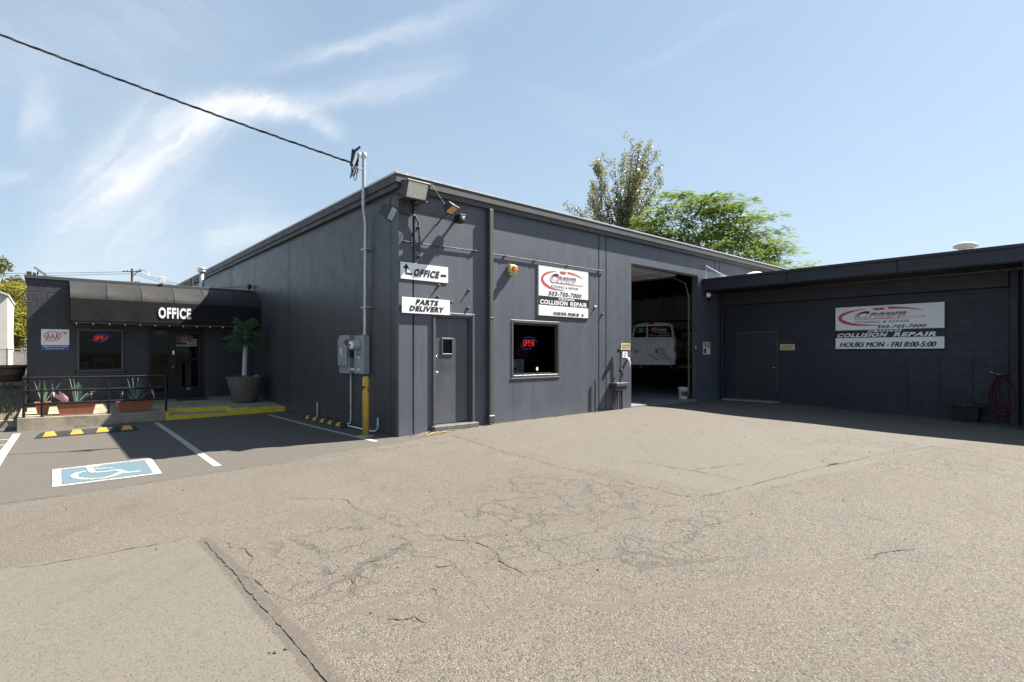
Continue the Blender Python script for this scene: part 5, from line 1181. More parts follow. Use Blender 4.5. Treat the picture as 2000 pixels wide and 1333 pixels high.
def frond(mb, base, dirv, L, droop, w, n=12, leaf=.02, mi=0, stem_mi=1, thick=.006, hang=.25, side=.8):
    """pinnate frond: stem tube and paired leaflets"""
    d = Vector(dirv).normalized(); sd = d.cross(Vector((0, 0, 1)))
    sd = sd.normalized() if sd.length > .05 else Vector((1, 0, 0)); pts = []
    for i in range(n + 1):
        t = i / n; p = Vector(base) + d * L * t; p.z -= droop * L * t * t; pts.append(p)
    mb.tube(pts, [thick * (1 - .8 * i / n) for i in range(n + 1)], 5, stem_mi)
    for i in range(2, n + 1):
        t = i / n; ll = w * (math.sin(math.pi * min(1, t * .92 + .08)) ** .6) * random.uniform(.85, 1.1); tg = (pts[i] - pts[i - 1]).normalized(); nrm = sd.cross(tg)
        for s_ in (-1, 1):
            for q in (0, .5):
                p0 = pts[i - 1].lerp(pts[i], q); e = p0 + (sd * s_ * side + tg * .7).normalized() * ll * (1 - .45 * hang) - Vector((0, 0, ll * hang)); wv = tg * leaf
                mb.add([p0, p0.lerp(e, .45) + wv, e, p0.lerp(e, .45) - wv], [(0, 1, 2, 3)], mi)
def faux(label, x, y, z, specs):
    th = thing('artificial_plant', label, 'plant', (x, y, z), 'faux green fronds in the terracotta pots')
    for (dx, dy, dz, L, dr, w) in specs:
        m = MB(); frond(m, (x + dx * .03, y + dy * .03, z), (dx, dy, dz), L, dr, w * 1.7, 17, .0034, thick=.010, hang=.15, side=1.15); obj('frond', m, [M['leaf_fake'], M['stem_fake']], th)
    return th
# small square pot
def pot(name, label, x, y, w0, w1, d0, d1, h, rz=0):
    z = plat_z(x, y); th = thing(name, label, 'planter', (x, y, z), 'terracotta planters behind the rail')
    a = [(-w0 / 2, -d0 / 2), (w0 / 2, -d0 / 2), (w0 / 2, d0 / 2), (-w0 / 2, d0 / 2)]; b = [(-w1 / 2, -d1 / 2), (w1 / 2, -d1 / 2), (w1 / 2, d1 / 2), (-w1 / 2, d1 / 2)]
    V = lambda p, zz, k=1: (x + p[0] * k, y + p[1] * k, z + zz)
    m = MB(); m.add([V(p, .002) for p in a] + [V(p, h) for p in b], [(0, 1, 5, 4), (1, 2, 6, 5), (2, 3, 7, 6), (3, 0, 4, 7), (3, 2, 1, 0)]); ib = [(p[0] - math.copysign(.03, p[0]), p[1] - math.copysign(.03, p[1])) for p in b]
    m.add([V(p, h) for p in b] + [V(p, h) for p in ib] + [V(p, h - .06) for p in ib], [(0, 1, 5, 4), (1, 2, 6, 5), (2, 3, 7, 6), (3, 0, 4, 7), (4, 5, 9, 8), (5, 6, 10, 9), (6, 7, 11, 10), (7, 4, 8, 11)]); obj('pot', m, M['terra'], th)
    m = MB(); m.add([V(p, h - .045) for p in ib], [(0, 1, 2, 3)]); obj('soil', m, M['soil'], th)
    m = MB(); r = .008
    for i in range(4): p, q = b[i], b[(i + 1) % 4]; m.tube([V(p, h - .012), V(q, h - .012)], .012, 6)
    obj('rim', m, M['terra'], th); return z + h - .05
z1 = pot('small_planter', 'small square terracotta pot at the left end of the walkway', -5.04, 7.05, .17, .27, .17, .27, .28)
z2 = pot('trough_planter', 'terracotta trough planter in the sun, middle of the three pots', -4.46, 6.78, .58, .72, .20, .27, .27)
z3 = pot('trough_planter', 'terracotta trough planter at the right end, half in shade', -3.36, 6.80, .60, .74, .20, .27, .26)
faux('faux frond plant with three stiff leaves in the small square pot', -5.04, 7.05, z1, [(-.25, 0, 1, .56, .05, .07), (-.02, 0, 1, .60, .0, .07), (.22, -.05, 1, .35, 0, .08), (.55, .05, 1, .62, .12, .07), (.1, .1, 1, .4, .1, .07)])
faux('faux frond plant leaning right in the sunny trough', -4.46, 6.78, z2, [(-.08, 0, 1, .62, .02, .11), (-.2, .05, 1, .62, -.05, .06), (.05, .05, 1, .6, .15, .10), (.62, 0, .8, .52, .22, .10), (.5, .1, 1, .42, .3, .09)])
faux('faux frond plant with a spray of upright leaves in the half shaded trough', -3.36, 6.80, z3, [(-.25, 0, 1, .60, 0, .09), (-.08, 0, 1, .66, 0, .08), (.1, 0, 1, .66, .0, .09), (.22, 0, 1, .60, 0, .09), (.35, 0, 1, .52, .1, .09), (-.3, .1, .6, .3, .2, .08), (.7, 0, .9, .42, .2, .08)])
def flag(label, x, y, z, w, h, drop, rz):
    th = thing('small_flag', label, 'flag', (x, y, z), 'small flags in the planters'); m = MB(); m.tube([(x, y, z - .08), (x + .02, y, z + .42)], .005, 6); m.lathe([(0, -.012), (.012, 0), (0, .012)], (x + .02, y, z + .425), 8); obj('stick', m, M['tan'], th)
    m = MB(); c, s_ = math.cos(rz), math.sin(rz); o = Vector((x + .018, y - .006, z + .39)); n = 10
    def P(u, v):
        q = o + Vector((c * w * u, -.25 * w * u + .02 * math.sin(u * 7), s_ * w * u - drop * u * u)) + Vector((.10 * h * v, .01 * math.sin(v * 5 + u * 4), -h * v)) ; return q
    for r in range(13):
        for k in range(n):
            u0, u1, v0, v1 = k / n, (k + 1) / n, r / 13, (r + 1) / 13; mi = 2 if (r < 7 and k < 4) else r % 2
            m.add([P(u0, v0), P(u1, v0), P(u1, v1), P(u0, v1)], [(0, 1, 2, 3)], mi, True)
    obj('cloth', m, [M['cloth_red'], M['cloth_white'], M['cloth_blue']], th)
flag('small striped flag spread open beside the small square pot', -4.90, 6.86, z1 + .02, .34, .25, .06, math.radians(-36))
flag('small striped flag hanging folded at the right trough', -3.06, 6.84, z3, .16, .17, .06, math.radians(-62))
for i, (x, y, zz, lab) in enumerate(((-4.78, 6.90, z2, 'solar stake lamp at the left end of the sunny trough'), (-4.21, 6.72, z2, 'solar stake lamp at the right end of the sunny trough'), (-3.62, 6.80, z3, 'solar stake lamp at the left end of the half shaded trough'), (-3.15, 6.74, z3, 'solar stake lamp at the right end of the half shaded trough'))):
    if i == 0:
        s0 = thing('stake_lamp', lab, 'garden lamp', (x, y, zz), 'solar stake lamps in the troughs'); m = MB(); m.lathe([(.006, -.1), (.006, .12), (.03, .125), (.03, .135)], (x, y, zz), 8); m.lathe([(.036, .255), (.038, .275), (.0, .285)], (x, y, zz), 10); obj('stake', m, M['plastic'], s0)
        m = MB(); m.lathe([(.027, .135), (.031, .255)], (x, y, zz), 10); obj('lantern', m, M['bronze'], s0); p0 = Vector((x, y, zz))
    else: copy_tree(s0, Vector((x, y, zz)) - p0, lab)
m = MB(); m.grid(lambda u, v: (-2.15 + .8 * u, 8.75 + .55 * v, plat_z(-2.15 + .8 * u, 8.75 + .55 * v) + .012), 3, 3); m.grid(lambda u, v: (-2.15 + .8 * u, 8.75, plat_z(-2.15 + .8 * u, 8.75) + .001 + .011 * v), 3, 1); obj('door_mat', m, M['mat'], label='dark doormat lying before the office door', cat='doormat')
# palm in its aggregate tub
PXc, PYc = -.66, 7.75; pz = plat_z(PXc, PYc)
tub = thing('aggregate_planter', 'big round exposed aggregate tub on the walkway by the dark wall', 'planter', (PXc, PYc, pz))
m = MB(); m.lathe([(.30, pz + .001), (.31, pz + .03), (.49, pz + .72), (.485, pz + .735), (.455, pz + .735), (.44, pz + .66)], (PXc, PYc, 0), 32); obj('tub', m, M['aggregate'], tub)
m = MB(); m.lathe([(.445, pz + .67), (.2, pz + .70), (0, pz + .70)], (PXc, PYc, 0), 24); obj('gravel', m, M['gravel'], tub, kind='stuff')
for i, (dx, dy, r, mt, lab) in enumerate(((-.24, -.22, .075, 'stone_d', 'black stone left of the palm stem'), (-.13, -.27, .06, 'stone_d', 'small black stone close to the palm stem'), (-.06, -.22, .085, 'stone', 'flat brownish stone at the palm foot'), (.25, -.25, .075, 'stone', 'round pale stone on the right of the tub'))):
    m = MB(); m.lathe([(0, -r * .7), (r * .8, -r * .4), (r, 0), (r * .75, r * .5), (0, r * .72)], (PXc + dx, PYc + dy, pz + .735), 10, sq=.8); obj('stone', m, M[mt], label=lab, cat='stone')
pt = thing('artificial_palm', 'artificial palm with white wrapped stem in the aggregate tub', 'palm', (PXc, PYc, pz + .7))
ph = lambda t: Vector((PXc - .02 + .05 * t, PYc - .02, pz + .68 + 1.38 * t))
m = MB(); m.tube([ph(i / 9) for i in range(7)], .062, 12); obj('trunk', m, M['trunk_w'], pt)
m = MB()
for q in range(22):
    cz = ph(q / 30); m.lathe([(.062, -.012), (.073, 0), (.062, .012)], tuple(cz), 12)
obj('rope_wrap', m, M['trunk_w'], pt)
m = MB(); m.tube([ph(.72), ph(.82), ph(.95), ph(1.08)], [.066, .07, .075, .03], 10); obj('fibre_crown', m, M['trunk_b'], pt)
rp = random.Random(4); random.seed(11)
for k in range(36):
    lvl = (k % 3); a = k * 2.399 + .4; zc = [.80, .92, 1.02][lvl] + rp.uniform(-.05, .05); el = [.05, .55, 1.5][lvl] + rp.uniform(-.3, .35); L = [.62, .66, .60][lvl] * rp.uniform(.85, 1.1)
    if abs(math.cos(a)) > .0 and math.cos(a) * L > .52: L = .55
    m = MB(); frond(m, ph(zc), (math.cos(a), math.sin(a), el), L, [.62, .55, .35][lvl], .28, 26, .0030, thick=.009, hang=rp.uniform(.25, .7), side=1.0); obj('frond', m, [M['leaf_palm'], M['leaf_palm']], pt)

# ------------------------------------------------------------------ neon signs and things behind the glass
def neon(name, label, fr, w, h, slant=.12):
    th = thing(name, label, 'neon sign', tuple(fr(0, 0)), 'red OPEN neon signs'); m = MB()
    lw = w * .62 / 4; x = -w * .31
    def seg(pts): m.tube([fr(x + (p[0] + slant * p[1]) * lw, (p[1] - .5) * h * .5, .01) for p in pts], h * .017, 6)
    seg([(.45 + .38 * math.cos(a), .5 + .5 * math.sin(a)) for a in [k * math.pi / 8 for k in range(17)]]); x += lw * 1.03
    seg([(.1, 0), (.1, 1), (.55, 1), (.78, .88), (.78, .62), (.55, .5), (.1, .5)]); x += lw * .98
    seg([(.75, 0), (.1, 0), (.1, 1), (.75, 1)]); seg([(.1, .52), (.65, .52)]); x += lw * .98
    seg([(.08, 0), (.08, 1), (.75, 0), (.75, 1)]); obj('letter_tube', m, M['neon_red'], th)
    m = MB(); m.tube([fr(*p, .0) for p in ell(.03 * w, 0, w * .44, h * .46, 125, 8, 18)], h * .02, 6); m.tube([fr(*p, .0) for p in ell(-.03 * w, 0, w * .44, h * .46, 200, 300, 18)], h * .02, 6); obj('swoosh_tube', m, M['neon_blue'], th)
    m = MB(); m.tube([fr(-w * .3, h * .5, -.02), fr(-w * .3, h * .5 + .22, -.02)], .003, 4); m.tube([fr(w * .3, h * .5, -.02), fr(w * .3, h * .5 + .22, -.02)], .003, 4); obj('hanger', m, M['cable'], th)
neon('neon_sign', 'red and blue OPEN neon sign in the office window', FRONT(-3.84, 1.90, OY + .12), .50, .24)
neon('neon_sign', 'red and blue OPEN neon sign in the workshop window', FRONT(3.45, 1.72, .14), .58, .30)
def plane_sign(name, label, cat, fr, w, h, mat, cols, d=.004):
    th = thing(name, label, cat, tuple(fr.o)); m = MB(); m.prism([(0, 0), (w, 0), (w, h), (0, h)], fr, 0, d); obj('sheet', m, mat, th); return th
s = plane_sign('window_notice', 'white camera warning notice in the lower left of the workshop window', 'notice', FRONT(2.93, 1.04, .10), .34, .31, M['white'], None)
fr = FRONT(2.93, 1.04, .10); m = MB(); text(m, 'NOTICE', fr, .08, .24, .26, .29, .0065, .02); m.add([fr(*p, .0062) for p in ((.03, .10), (.10, .13), (.12, .09), (.05, .06))], [(0, 1, 2, 3)]); m.tube([fr(.07, .1, .005), fr(.04, .04, .005)], .008, 4)
for q in range(3): text(m, ['24 HOUR', 'VIDEO', 'SURVEILLANCE'][q], fr, .14, .17 - q * .06, .32, .205 - q * .06, .0065, .01)
obj('lettering', m, M['navy'], s)
m = MB(); fr = FRONT(3.66, 1.12, .064); m.prism(ell(0, 0, .036, .045, 0, 330, 11), fr, 0, .003); obj('window_sticker', m, M['white'], label='small white sticker at the foot of the workshop window', cat='sticker')
m = MB(); fr = FRONT(-1.78, .42, OY - .058); m.prism(ell(0, 0, .055, .04, 0, 330, 11), fr, 0, .003); obj('door_sticker', m, pm('pale_blue_print', (.35, .38, .70)), label='small pale blue sticker low on the office door', cat='sticker')
# inside the workshop office
cb = thing('cardboard_box', 'brown cardboard box inside the workshop window', 'box', (3.6, .9, .02)); m = MB(); m.cbox((3.3, .6, .95), (3.62, .9, 1.22), .01); obj('carton', m, M['tan'], cb)
m = MB(); m.cbox((2.9, .45, .02), (4.5, 1.0, .94), .01); obj('counter', m, M['dark'], label='dark counter behind the workshop window', cat='counter')
m = MB(); m.cbox((3.38, .5, 1.38), (3.78, .52, 1.60), .005); obj('wall_chart', m, M['tan'], label='dim tan board hanging behind the workshop neon sign', cat='board')
# inside the office
ct = thing('reception_counter', 'tan fronted reception counter seen through the office sidelight', 'counter', (-2.6, 10.8, .13)); m = MB(); m.cbox((-4.0, 10.6, .13), (-2.1, 11.2, 1.10), .01); obj('counter_body', m, M['tan'], ct); m = MB(); m.cbox((-4.05, 10.55, 1.101), (-2.05, 11.25, 1.14), .008); obj('counter_top', m, M['plastic'], ct)
for k, x in enumerate((-2.95, -2.80, -2.66, -2.46)):
    m = MB(); w = .20 if k == 3 else .13; y0 = 10.62 - .005 * k; m.cbox((x - w / 2, y0, 1.142), (x + w / 2, y0 + .10, 1.142 + .30), .008); b_ = thing('gift_bag', ['first small white bag from the left on the reception counter', 'second small white bag from the left on the reception counter', 'third small white bag from the left on the reception counter', 'largest white paper bag on the reception counter'][k], 'bag', (x, y0, 1.14), 'white bags on the reception counter'); obj('bag', m, M['bag'], b_)
    m = MB(); m.tube([(x - .04, y0 + .05, 1.44), (x - .03, y0 + .05, 1.56), (x + .03, y0 + .05, 1.56), (x + .04, y0 + .05, 1.44)], .006, 5); obj('bag_handle', m, M['bag'], b_)
yr = thing('yellow_rack', 'yellow framed display rack behind the office window', 'rack', (-3.8, 9.95, .13))
m = MB()
for x in (-3.95, -3.55): m.cbox((x - .025, 9.9, .13), (x + .025, 10.1, 1.33), .006)
m.box((-3.92, 9.92, 1.24), (-3.58, 10.08, 1.33)); obj('frame', m, M['yellow'], yr); m = MB(); m.box((-3.92, 9.95, .3), (-3.58, 10.05, 1.23)); obj('backing', m, M['plastic'], yr)
s = plane_sign('window_notice', 'small framed no smoking notice at the office window corner', 'notice', FRONT(-4.28, 1.05, OY + .09), .15, .19, M['bag'], None); m = MB(); ribbon(m, ell(.075, .10, .05, .05, 0, 350, 14), .012, FRONT(-4.28, 1.05, OY + .09), .0065); ribbon(m, [(.04, .065), (.11, .135)], .012, FRONT(-4.28, 1.05, OY + .09), .0065); obj('symbol', m, M['black'], s)
# decals on the glass
s = thing('club_decal', 'red oval auto club decal on the office sidelight', 'decal', (-2.5, OY, 2.0)); club_oval(s, FRONT(0, 0, OY + .009), -2.49, 2.08, .17, .10, M['red'], .002)
s = thing('shop_decal', 'shop logo decal on the upper glass of the office door', 'decal', (-1.8, OY, 1.9)); fd = FRONT(0, 0, OY + .010); logo(s, fd, -1.81, 1.905, .56, .22, M['red'], M['white'], M['black'], M['white'], .45)
m = MB(); text(m, 'TOWING & REPAIR', fd, -1.95, 1.80, -1.54, 1.84, .003, .02, .2); text(m, '503-705-7000', fd, -1.82, 1.745, -1.54, 1.785, .003, .02, .2); text(m, 'TOWING & COLLISION REPAIR', fd, -2.08, 1.69, -1.54, 1.73, .003, .02); obj('lettering', m, M['white'], s)

# ------------------------------------------------------------------ the van on the lift
AXv = FWD * math.cos(math.radians(22.5)) + RGT * math.sin(math.radians(22.5)); vp = at_d(1275, 713, 20.5)
van = thing('service_van', 'white service van raised on a lift inside the open bay, rear doors facing out', 'van', tuple(vp), rz=-math.atan2(AXv.x, AXv.y))
def v_sec(y, w, zt, zb=.05, tuck=.80, belt=.92):
    h = []
    for (fw, z) in ((.80, zb), (.97, zb + .05), (1.0, zb + .25), (1.0, min(belt * .75, zt * .6)), (.985, min(belt, zt * .72)), (tuck + .07, zt - .20 if zt > 1.2 else zt - .06), (tuck - .0, zt - .09 if zt > 1.2 else zt - .04), (tuck - .14, zt - .035), (tuck - .34, zt - .01)): h.append((w * fw, z))
    return [(x, y, z) for x, z in h] + [(0, y, zt)] + [(-x, y, z) for x, z in h[::-1]]
secs = [v_sec(.10, .80, 1.60, .12), v_sec(.03, .84, 1.61, .06) , v_sec(.02, .845, 1.62), v_sec(.30, .85, 1.66), v_sec(1.4, .85, 1.68), v_sec(2.4, .85, 1.67), v_sec(2.75, .85, 1.63), v_sec(3.05, .85, 1.48), v_sec(3.5, .85, 1.12, tuck=.86, belt=.9), v_sec(3.72, .845, .97, tuck=.88, belt=.85), v_sec(4.1, .83, .87, tuck=.85, belt=.75), v_sec(4.3, .78, .72, tuck=.8, belt=.6), v_sec(4.38, .66, .55, .15, .75, .45)]
m = MB(); k = len(secs[0])
def lean(p): return (p[0], p[1] + (.10 * max(0, p[2] - .95) / .7 if p[1] < .2 else 0), p[2])
secs = [[lean(p) for p in s_] for s_ in secs]
m.add([p for s_ in secs for p in s_], [(i * k + j, i * k + j + 1, (i + 1) * k + j + 1, (i + 1) * k + j) for i in range(len(secs) - 1) for j in range(k - 1)] + [(i * k + k - 1, i * k, (i + 1) * k, (i + 1) * k + k - 1) for i in range(len(secs) - 1)], 0, True)
m.add(secs[0], [tuple(range(k))]); m.add(secs[-1], [tuple(range(k))[::-1]])
body = obj('body', m, M['van'], van, local=True)
class VF:
    """rear face frame in van space"""
    def __call__(s, u, v, d=0): return Vector((u, .005 + .10 * max(0, v - .95) / .7 - d, v))
vf = VF()
def vpanel(mb, x0, x1, z0, z1, d0, d1, holes=(), r=0): return wall_grid(mb, vf, x0, x1, z0, z1, list(holes) + [(9, 9.1, .9499, .95)], d0, d1)
WL = (-.74, -.245, 1.06, 1.47); WR = (-.195, .66, 1.06, 1.50)
M['van_glass'] = pm('dark_van_glass', (.008, .008, .009), rough=.08)
def vdoor(lo, up):
    m = MB(); m.prism(lo, vf, .012, -.02); m.prism(up, vf, .012, -.02); return m
obj('rear_door', vdoor([(-.80, .14), (-.222, .14), (-.222, .95), (-.80, .95)], [(-.80, .9502), (-.222, .9502), (-.222, 1.56), (-.56, 1.555), (-.66, 1.51), (-.715, 1.42)]), M['van'], van, local=True, label='narrow left rear door with the number 51 crown decal')
obj('rear_door', vdoor([(-.214, .14), (.78, .14), (.78, .95), (-.214, .95)], [(-.214, .9502), (.78, .9502), (.715, 1.42), (.66, 1.51), (.56, 1.555), (-.214, 1.56)]), M['van'], van, local=True, label='wide right rear door with service lettering')
for h in ([(-.745, 1.06), (-.245, 1.06), (-.245, 1.49), (-.60, 1.48), (-.675, 1.44)], [(-.195, 1.06), (.715, 1.06), (.665, 1.44), (.60, 1.49), (-.195, 1.50)]):
    m = MB(); m.prism(h, vf, .013, .016); obj('rear_window', m, M['van_glass'], van, local=True)
m = MB(); m.cbox((-.84, -.06, .0), (.84, .12, .133), .03); bp = obj('bumper', m, M['van'], van, local=True)
m = MB()
for x in (-.76, -.29, .19, .68): m.lathe([(.016, 0), (.016, .006), (0, .008)], (x, -.06, .075), 10, M=Matrix.Rotation(math.pi / 2, 4, 'X'))
obj('parking_sensor', m, M['plastic'], bp, local=True)
m = MB(); m.cbox((-.17, .045, 1.56), (.05, .11, 1.635), .015); obj('brake_light', m, M['tail'], van, local=True)
for sx_ in (-1, 1):
    m = MB(); m.cbox((sx_ * .775, -.022, .39), (sx_ * .86, .12, .72), .02); tl = obj('tail_light', m, M['tail'], van, local=True)
    m = MB(); m.cbox((sx_ * .78, -.026, .40), (sx_ * .855, .0, .49), .01); obj('reverse_lens', m, M['white'], tl, local=True)
m = MB(); m.prism([(-.10, .635), (.60, .635), (.60, .735), (-.08, .735)], vf, .013, .04); m.prism([(-.08, .42), (.58, .42), (.58, .43), (-.08, .43)], vf, .013, .018); obj('plate_bar', m, M['van'], van, local=True)
m = MB(); m.prism([(.10, .44), (.44, .44), (.44, .61), (.10, .61)], vf, .014, .018); pl = obj('number_plate', m, M['bag'], van, local=True)
m = MB(); ribbon(m, [(.10, .44), (.44, .44), (.44, .61), (.10, .61), (.10, .44)], .02, vf, .02); m.prism([(.12, .47), (.17, .47), (.17, .57), (.12, .57)], vf, .0185, .0195); obj('plate_frame', m, M['black'], pl, local=True)
m = MB(); ribbon(m, ell(-.065, .89, .055, .05, 0, 360, 20), .018, vf, .016); m.prism([(-.135, .88), (.005, .88), (.005, .90), (-.135, .90)], vf, .0165, .018); obj('badge', m, M['chrome'], van, local=True)
class VG(VF):
    o = None
vs_ = thing
m = MB(); text(m, 'FUEL DELIVERY', vf, -.175, .325, .60, .395, .016, .02, .35); text(m, 'TIRE CHANGE', vf, -.10, .24, .67, .31, .016, .02, .35); text(m, 'JUMP STARTS', vf, -.04, .155, .74, .225, .016, .02, .35); obj('lettering', m, M['black'], van, local=True)
m = MB(); ribbon(m, ell(-.625, .52, .105, .07, 0, 360, 24), .014, vf, .016); text(m, 'AAA', vf, -.70, .475, -.55, .565, .0165, .05); ob_ = obj('oval_emblem', m, M['red'], van, local=True)
m = MB(); ribbon(m, [(-.52, .585), (-.46, .60), (-.43, .59), (-.44, .57)], [.004, .012, .014, .004], vf, .016); ribbon(m, [(-.72, .40), (-.70, .43), (-.68, .445)], [.003, .01, .004], vf, .016); obj('emblem_swoosh', m, M['navy'], van, local=True)
m = MB(); text(m, '51', vf, -.52, 1.27, -.40, 1.385, .019, .05)
ribbon(m, [(-.62, 1.25), (-.655, 1.42), (-.57, 1.36), (-.53, 1.43), (-.46, 1.40), (-.39, 1.43), (-.35, 1.36), (-.265, 1.42), (-.30, 1.25), (-.62, 1.25)], .012, vf, .019); obj('crown_decal', m, M['bag'], van, local=True)
logo_parent = van
def van_logo():
    cx, cz, w, h = .23, 1.30, .82, .36; U = lambda u, v: (cx + u * w, cz + v * h)
    m = MB(); a = [U(*p) for p in ell(-.02, -.05, .46, .42, 265, 60, 22)]; n = len(a); ribbon(m, a, [w * (.006 + .03 * math.sin(math.pi * i / (n - 1))) for i in range(n)], vf, .018); obj('decal_swoosh', m, M['red'], van, local=True)
    m = MB(); text(m, 'Crown', vf, *U(-.36, -.05), *U(.38, .36), .0195, .05, .45); text(m, 'TOWING & REPAIR', vf, *U(-.22, -.22), *U(.40, -.10), .019, .02, .2); text(m, '503-705-7000', vf, *U(.0, -.36), *U(.48, -.24), .019, .02, .2); text(m, 'TOWING & COLLISION REPAIR', vf, *U(-.48, -.56), *U(.48, -.42), .019, .02); obj('decal_lettering', m, M['bag'], van, local=True)
van_logo()
for sx_ in (-1, 1):
    m = MB()
    for (y0, y1, z0, z1, t) in ((.35, 1.15, 1.0, 1.46, 0), (1.2, 2.0, 1.0, 1.48, 0), (2.1, 2.95, .98, 1.42, .35)):
        X = lambda z: sx_ * (.857 - .13 * max(0, z - .92) / .6)
        m.add([(X(z0), y0, z0), (X(z0), y1 + t, z0), (X(z1), y1 - .05, z1), (X(z1), y0 + .03, z1)], [(0, 1, 2, 3)])
    obj('side_window', m, M['plastic'], van, local=True)
    m = MB(); m.cbox((sx_ * .93, 2.86, .96), (sx_ * 1.08, 2.97, 1.18), .03); m.tube([(sx_ * .84, 2.95, 1.0), (sx_ * .95, 2.93, 1.03)], .03, 6); obj('mirror', m, M['plastic'], van, local=True)
    m = MB(); m.cbox((sx_ * .852, 1.92, .78), (sx_ * .885, 2.08, .82), .008); obj('door_handle', m, M['chrome'], van, local=True)
    for y in (.75, 3.55):
        m = MB(); m.lathe([(.16, -.09), (.27, -.09), (.30, -.05), (.30, .05), (.27, .09), (.16, .09)], (sx_ * .74, y, .02), 22, M=Matrix.Rotation(math.pi / 2, 4, 'Y')); wh = obj('wheel', m, M['rubber'], van, local=True)
        m = MB(); m.lathe([(.0, -.07), (.16, -.08), (.16, .08), (.0, .07)], (sx_ * .74, y, .02), 18, M=Matrix.Rotation(math.pi / 2, 4, 'Y')); obj('rim', m, M['galv'], wh, local=True)
m = MB(); m.add([(-.68, 3.09, 1.47), (.68, 3.09, 1.47), (.74, 3.70, 1.0), (-.74, 3.70, 1.0)], [(0, 1, 2, 3)]); obj('windscreen', m, M['plastic'], van, local=True)
m = MB(); m.box((-.6, .3, -.05), (.6, 4.0, .049)); m.tube([(-.6, .75, .0), (.6, .75, .0)], .06, 8); m.tube([(.3, .2, -.02), (.3, 2.0, -.04)], .035, 8); obj('underbody', m, M['plastic'], van, local=True)
lf = thing('vehicle_lift', 'two post vehicle lift with yellow arms under the white van', 'lift', (vp.x, vp.y, 0)); Mv = Matrix.Translation((vp.x, vp.y, 0)) @ Matrix.Rotation(-math.atan2(AXv.x, AXv.y), 4, 'Z')
for sx_ in (-1, 1):
    m = MB(); m.cbox((sx_ * 1.45, 1.9, .013), (sx_ * 1.70, 2.2, 3.4), .02, M=Mv); obj('column', m, M['dark'], lf)
    for y in (.9, 3.2):
        m = MB(); m.tube([Mv @ Vector((sx_ * 1.42, 2.05, .92)), Mv @ Vector((sx_ * .6, y, .92))], .06, 6); m.lathe([(.07, 0), (.07, .06)], tuple(Mv @ Vector((sx_ * .6, y, .92))), 10); obj('arm', m, M['yellow'], lf)
p = at_z(1341, 779, .012); bk = thing('plastic_bucket', 'white plastic bucket with dark label at the bay edge', 'bucket', (10.52, .40, .012))
bx, by = 10.52, .40; m = MB(); m.lathe([(.125, .013), (.13, .02), (.15, .36), (.155, .36), (.155, .375), (.142, .375), (.125, .06), (0, .05)], (bx, by, 0), 20); obj('pail', m, M['bucket'], bk)
m = MB()
for z in (.30, .325): m.lathe([(.15, z), (.157, z + .004), (.157, z + .012), (.15, z + .016)], (bx, by, 0), 20)
obj('ring', m, M['bucket'], bk)
m = MB(); R_ = .1435
for i in range(7):
    a, b = [math.radians(195 + 75 * (i + q) / 7) for q in (0, 1)]; m.add([(bx + R_ * math.cos(a), by + R_ * math.sin(a), .10), (bx + R_ * math.cos(b), by + R_ * math.sin(b), .10), (bx + (R_ + .008) * math.cos(b), by + (R_ + .008) * math.sin(b), .24), (bx + (R_ + .008) * math.cos(a), by + (R_ + .008) * math.sin(a), .24)], [(0, 1, 2, 3)])
obj('label_band', m, M['bronze'], bk)
m = MB(); m.tube([(bx - .15, by, .345), (bx - .12, by - .12, .27), (bx, by - .17, .24), (bx + .12, by - .12, .27), (bx + .15, by, .345)], .005, 5); obj('bail_handle', m, M['galv'], bk)

# ------------------------------------------------------------------ office roof things
sp = thing('solar_light', 'small tilted solar panel on the left corner of the office roof', 'solar panel', (-5.2, 9.55, 3.5))
m = MB(); Mx = Matrix.Translation((-5.10, 9.6, 3.62)) @ Matrix.Rotation(math.radians(38), 4, 'Y') @ Matrix.Rotation(math.radians(15), 4, 'X'); m.cbox((-.15, -.1, -.008), (.15, .1, .008), .004, M=Mx); obj('panel', m, M['solar'], sp)
m = MB(); m.tube([(-5.16, 9.6, 3.49), (-5.14, 9.6, 3.61)], .015, 6); m.cbox((-5.36, 9.47, 3.50), (-5.26, 9.58, 3.58), .01); m.cbox((-5.24, 9.45, 3.46), (-5.18, 9.56, 3.56), .01); obj('bracket', m, M['bronze'], sp)
sp = thing('solar_lamp', 'small square solar lamp standing on the office parapet', 'lamp', (-2.4, 9.5, 3.5)); p = at_d(327, 548, 15.5)
m = MB(); m.cbox((-2.49, 9.50, 3.56), (-2.36, 9.53, 3.72), .006); obj('panel', m, M['bag'], sp); m = MB(); m.tube([(-2.43, 9.52, 3.49), (-2.43, 9.52, 3.57)], .014, 6); m.cbox((-2.50, 9.42, 3.495), (-2.40, 9.50, 3.53), .008); obj('bracket', m, M['galv'], sp)
sp = thing('roof_camera', 'small dark camera on a bracket where the awning meets the tall wall', 'camera', (-.1, 9.45, 3.5)); m = MB(); m.cbox((-.16, 9.30, 3.53), (-.04, 9.44, 3.66), .015); m.tube([(-.10, 9.44, 3.5), (-.10, 9.42, 3.55)], .02, 6); m.tube([(-.10, 9.44, 3.6), (-.5, 9.48, 3.56), (-.9, 9.5, 3.51)], .008, 5); obj('housing', m, M['plastic'], sp)
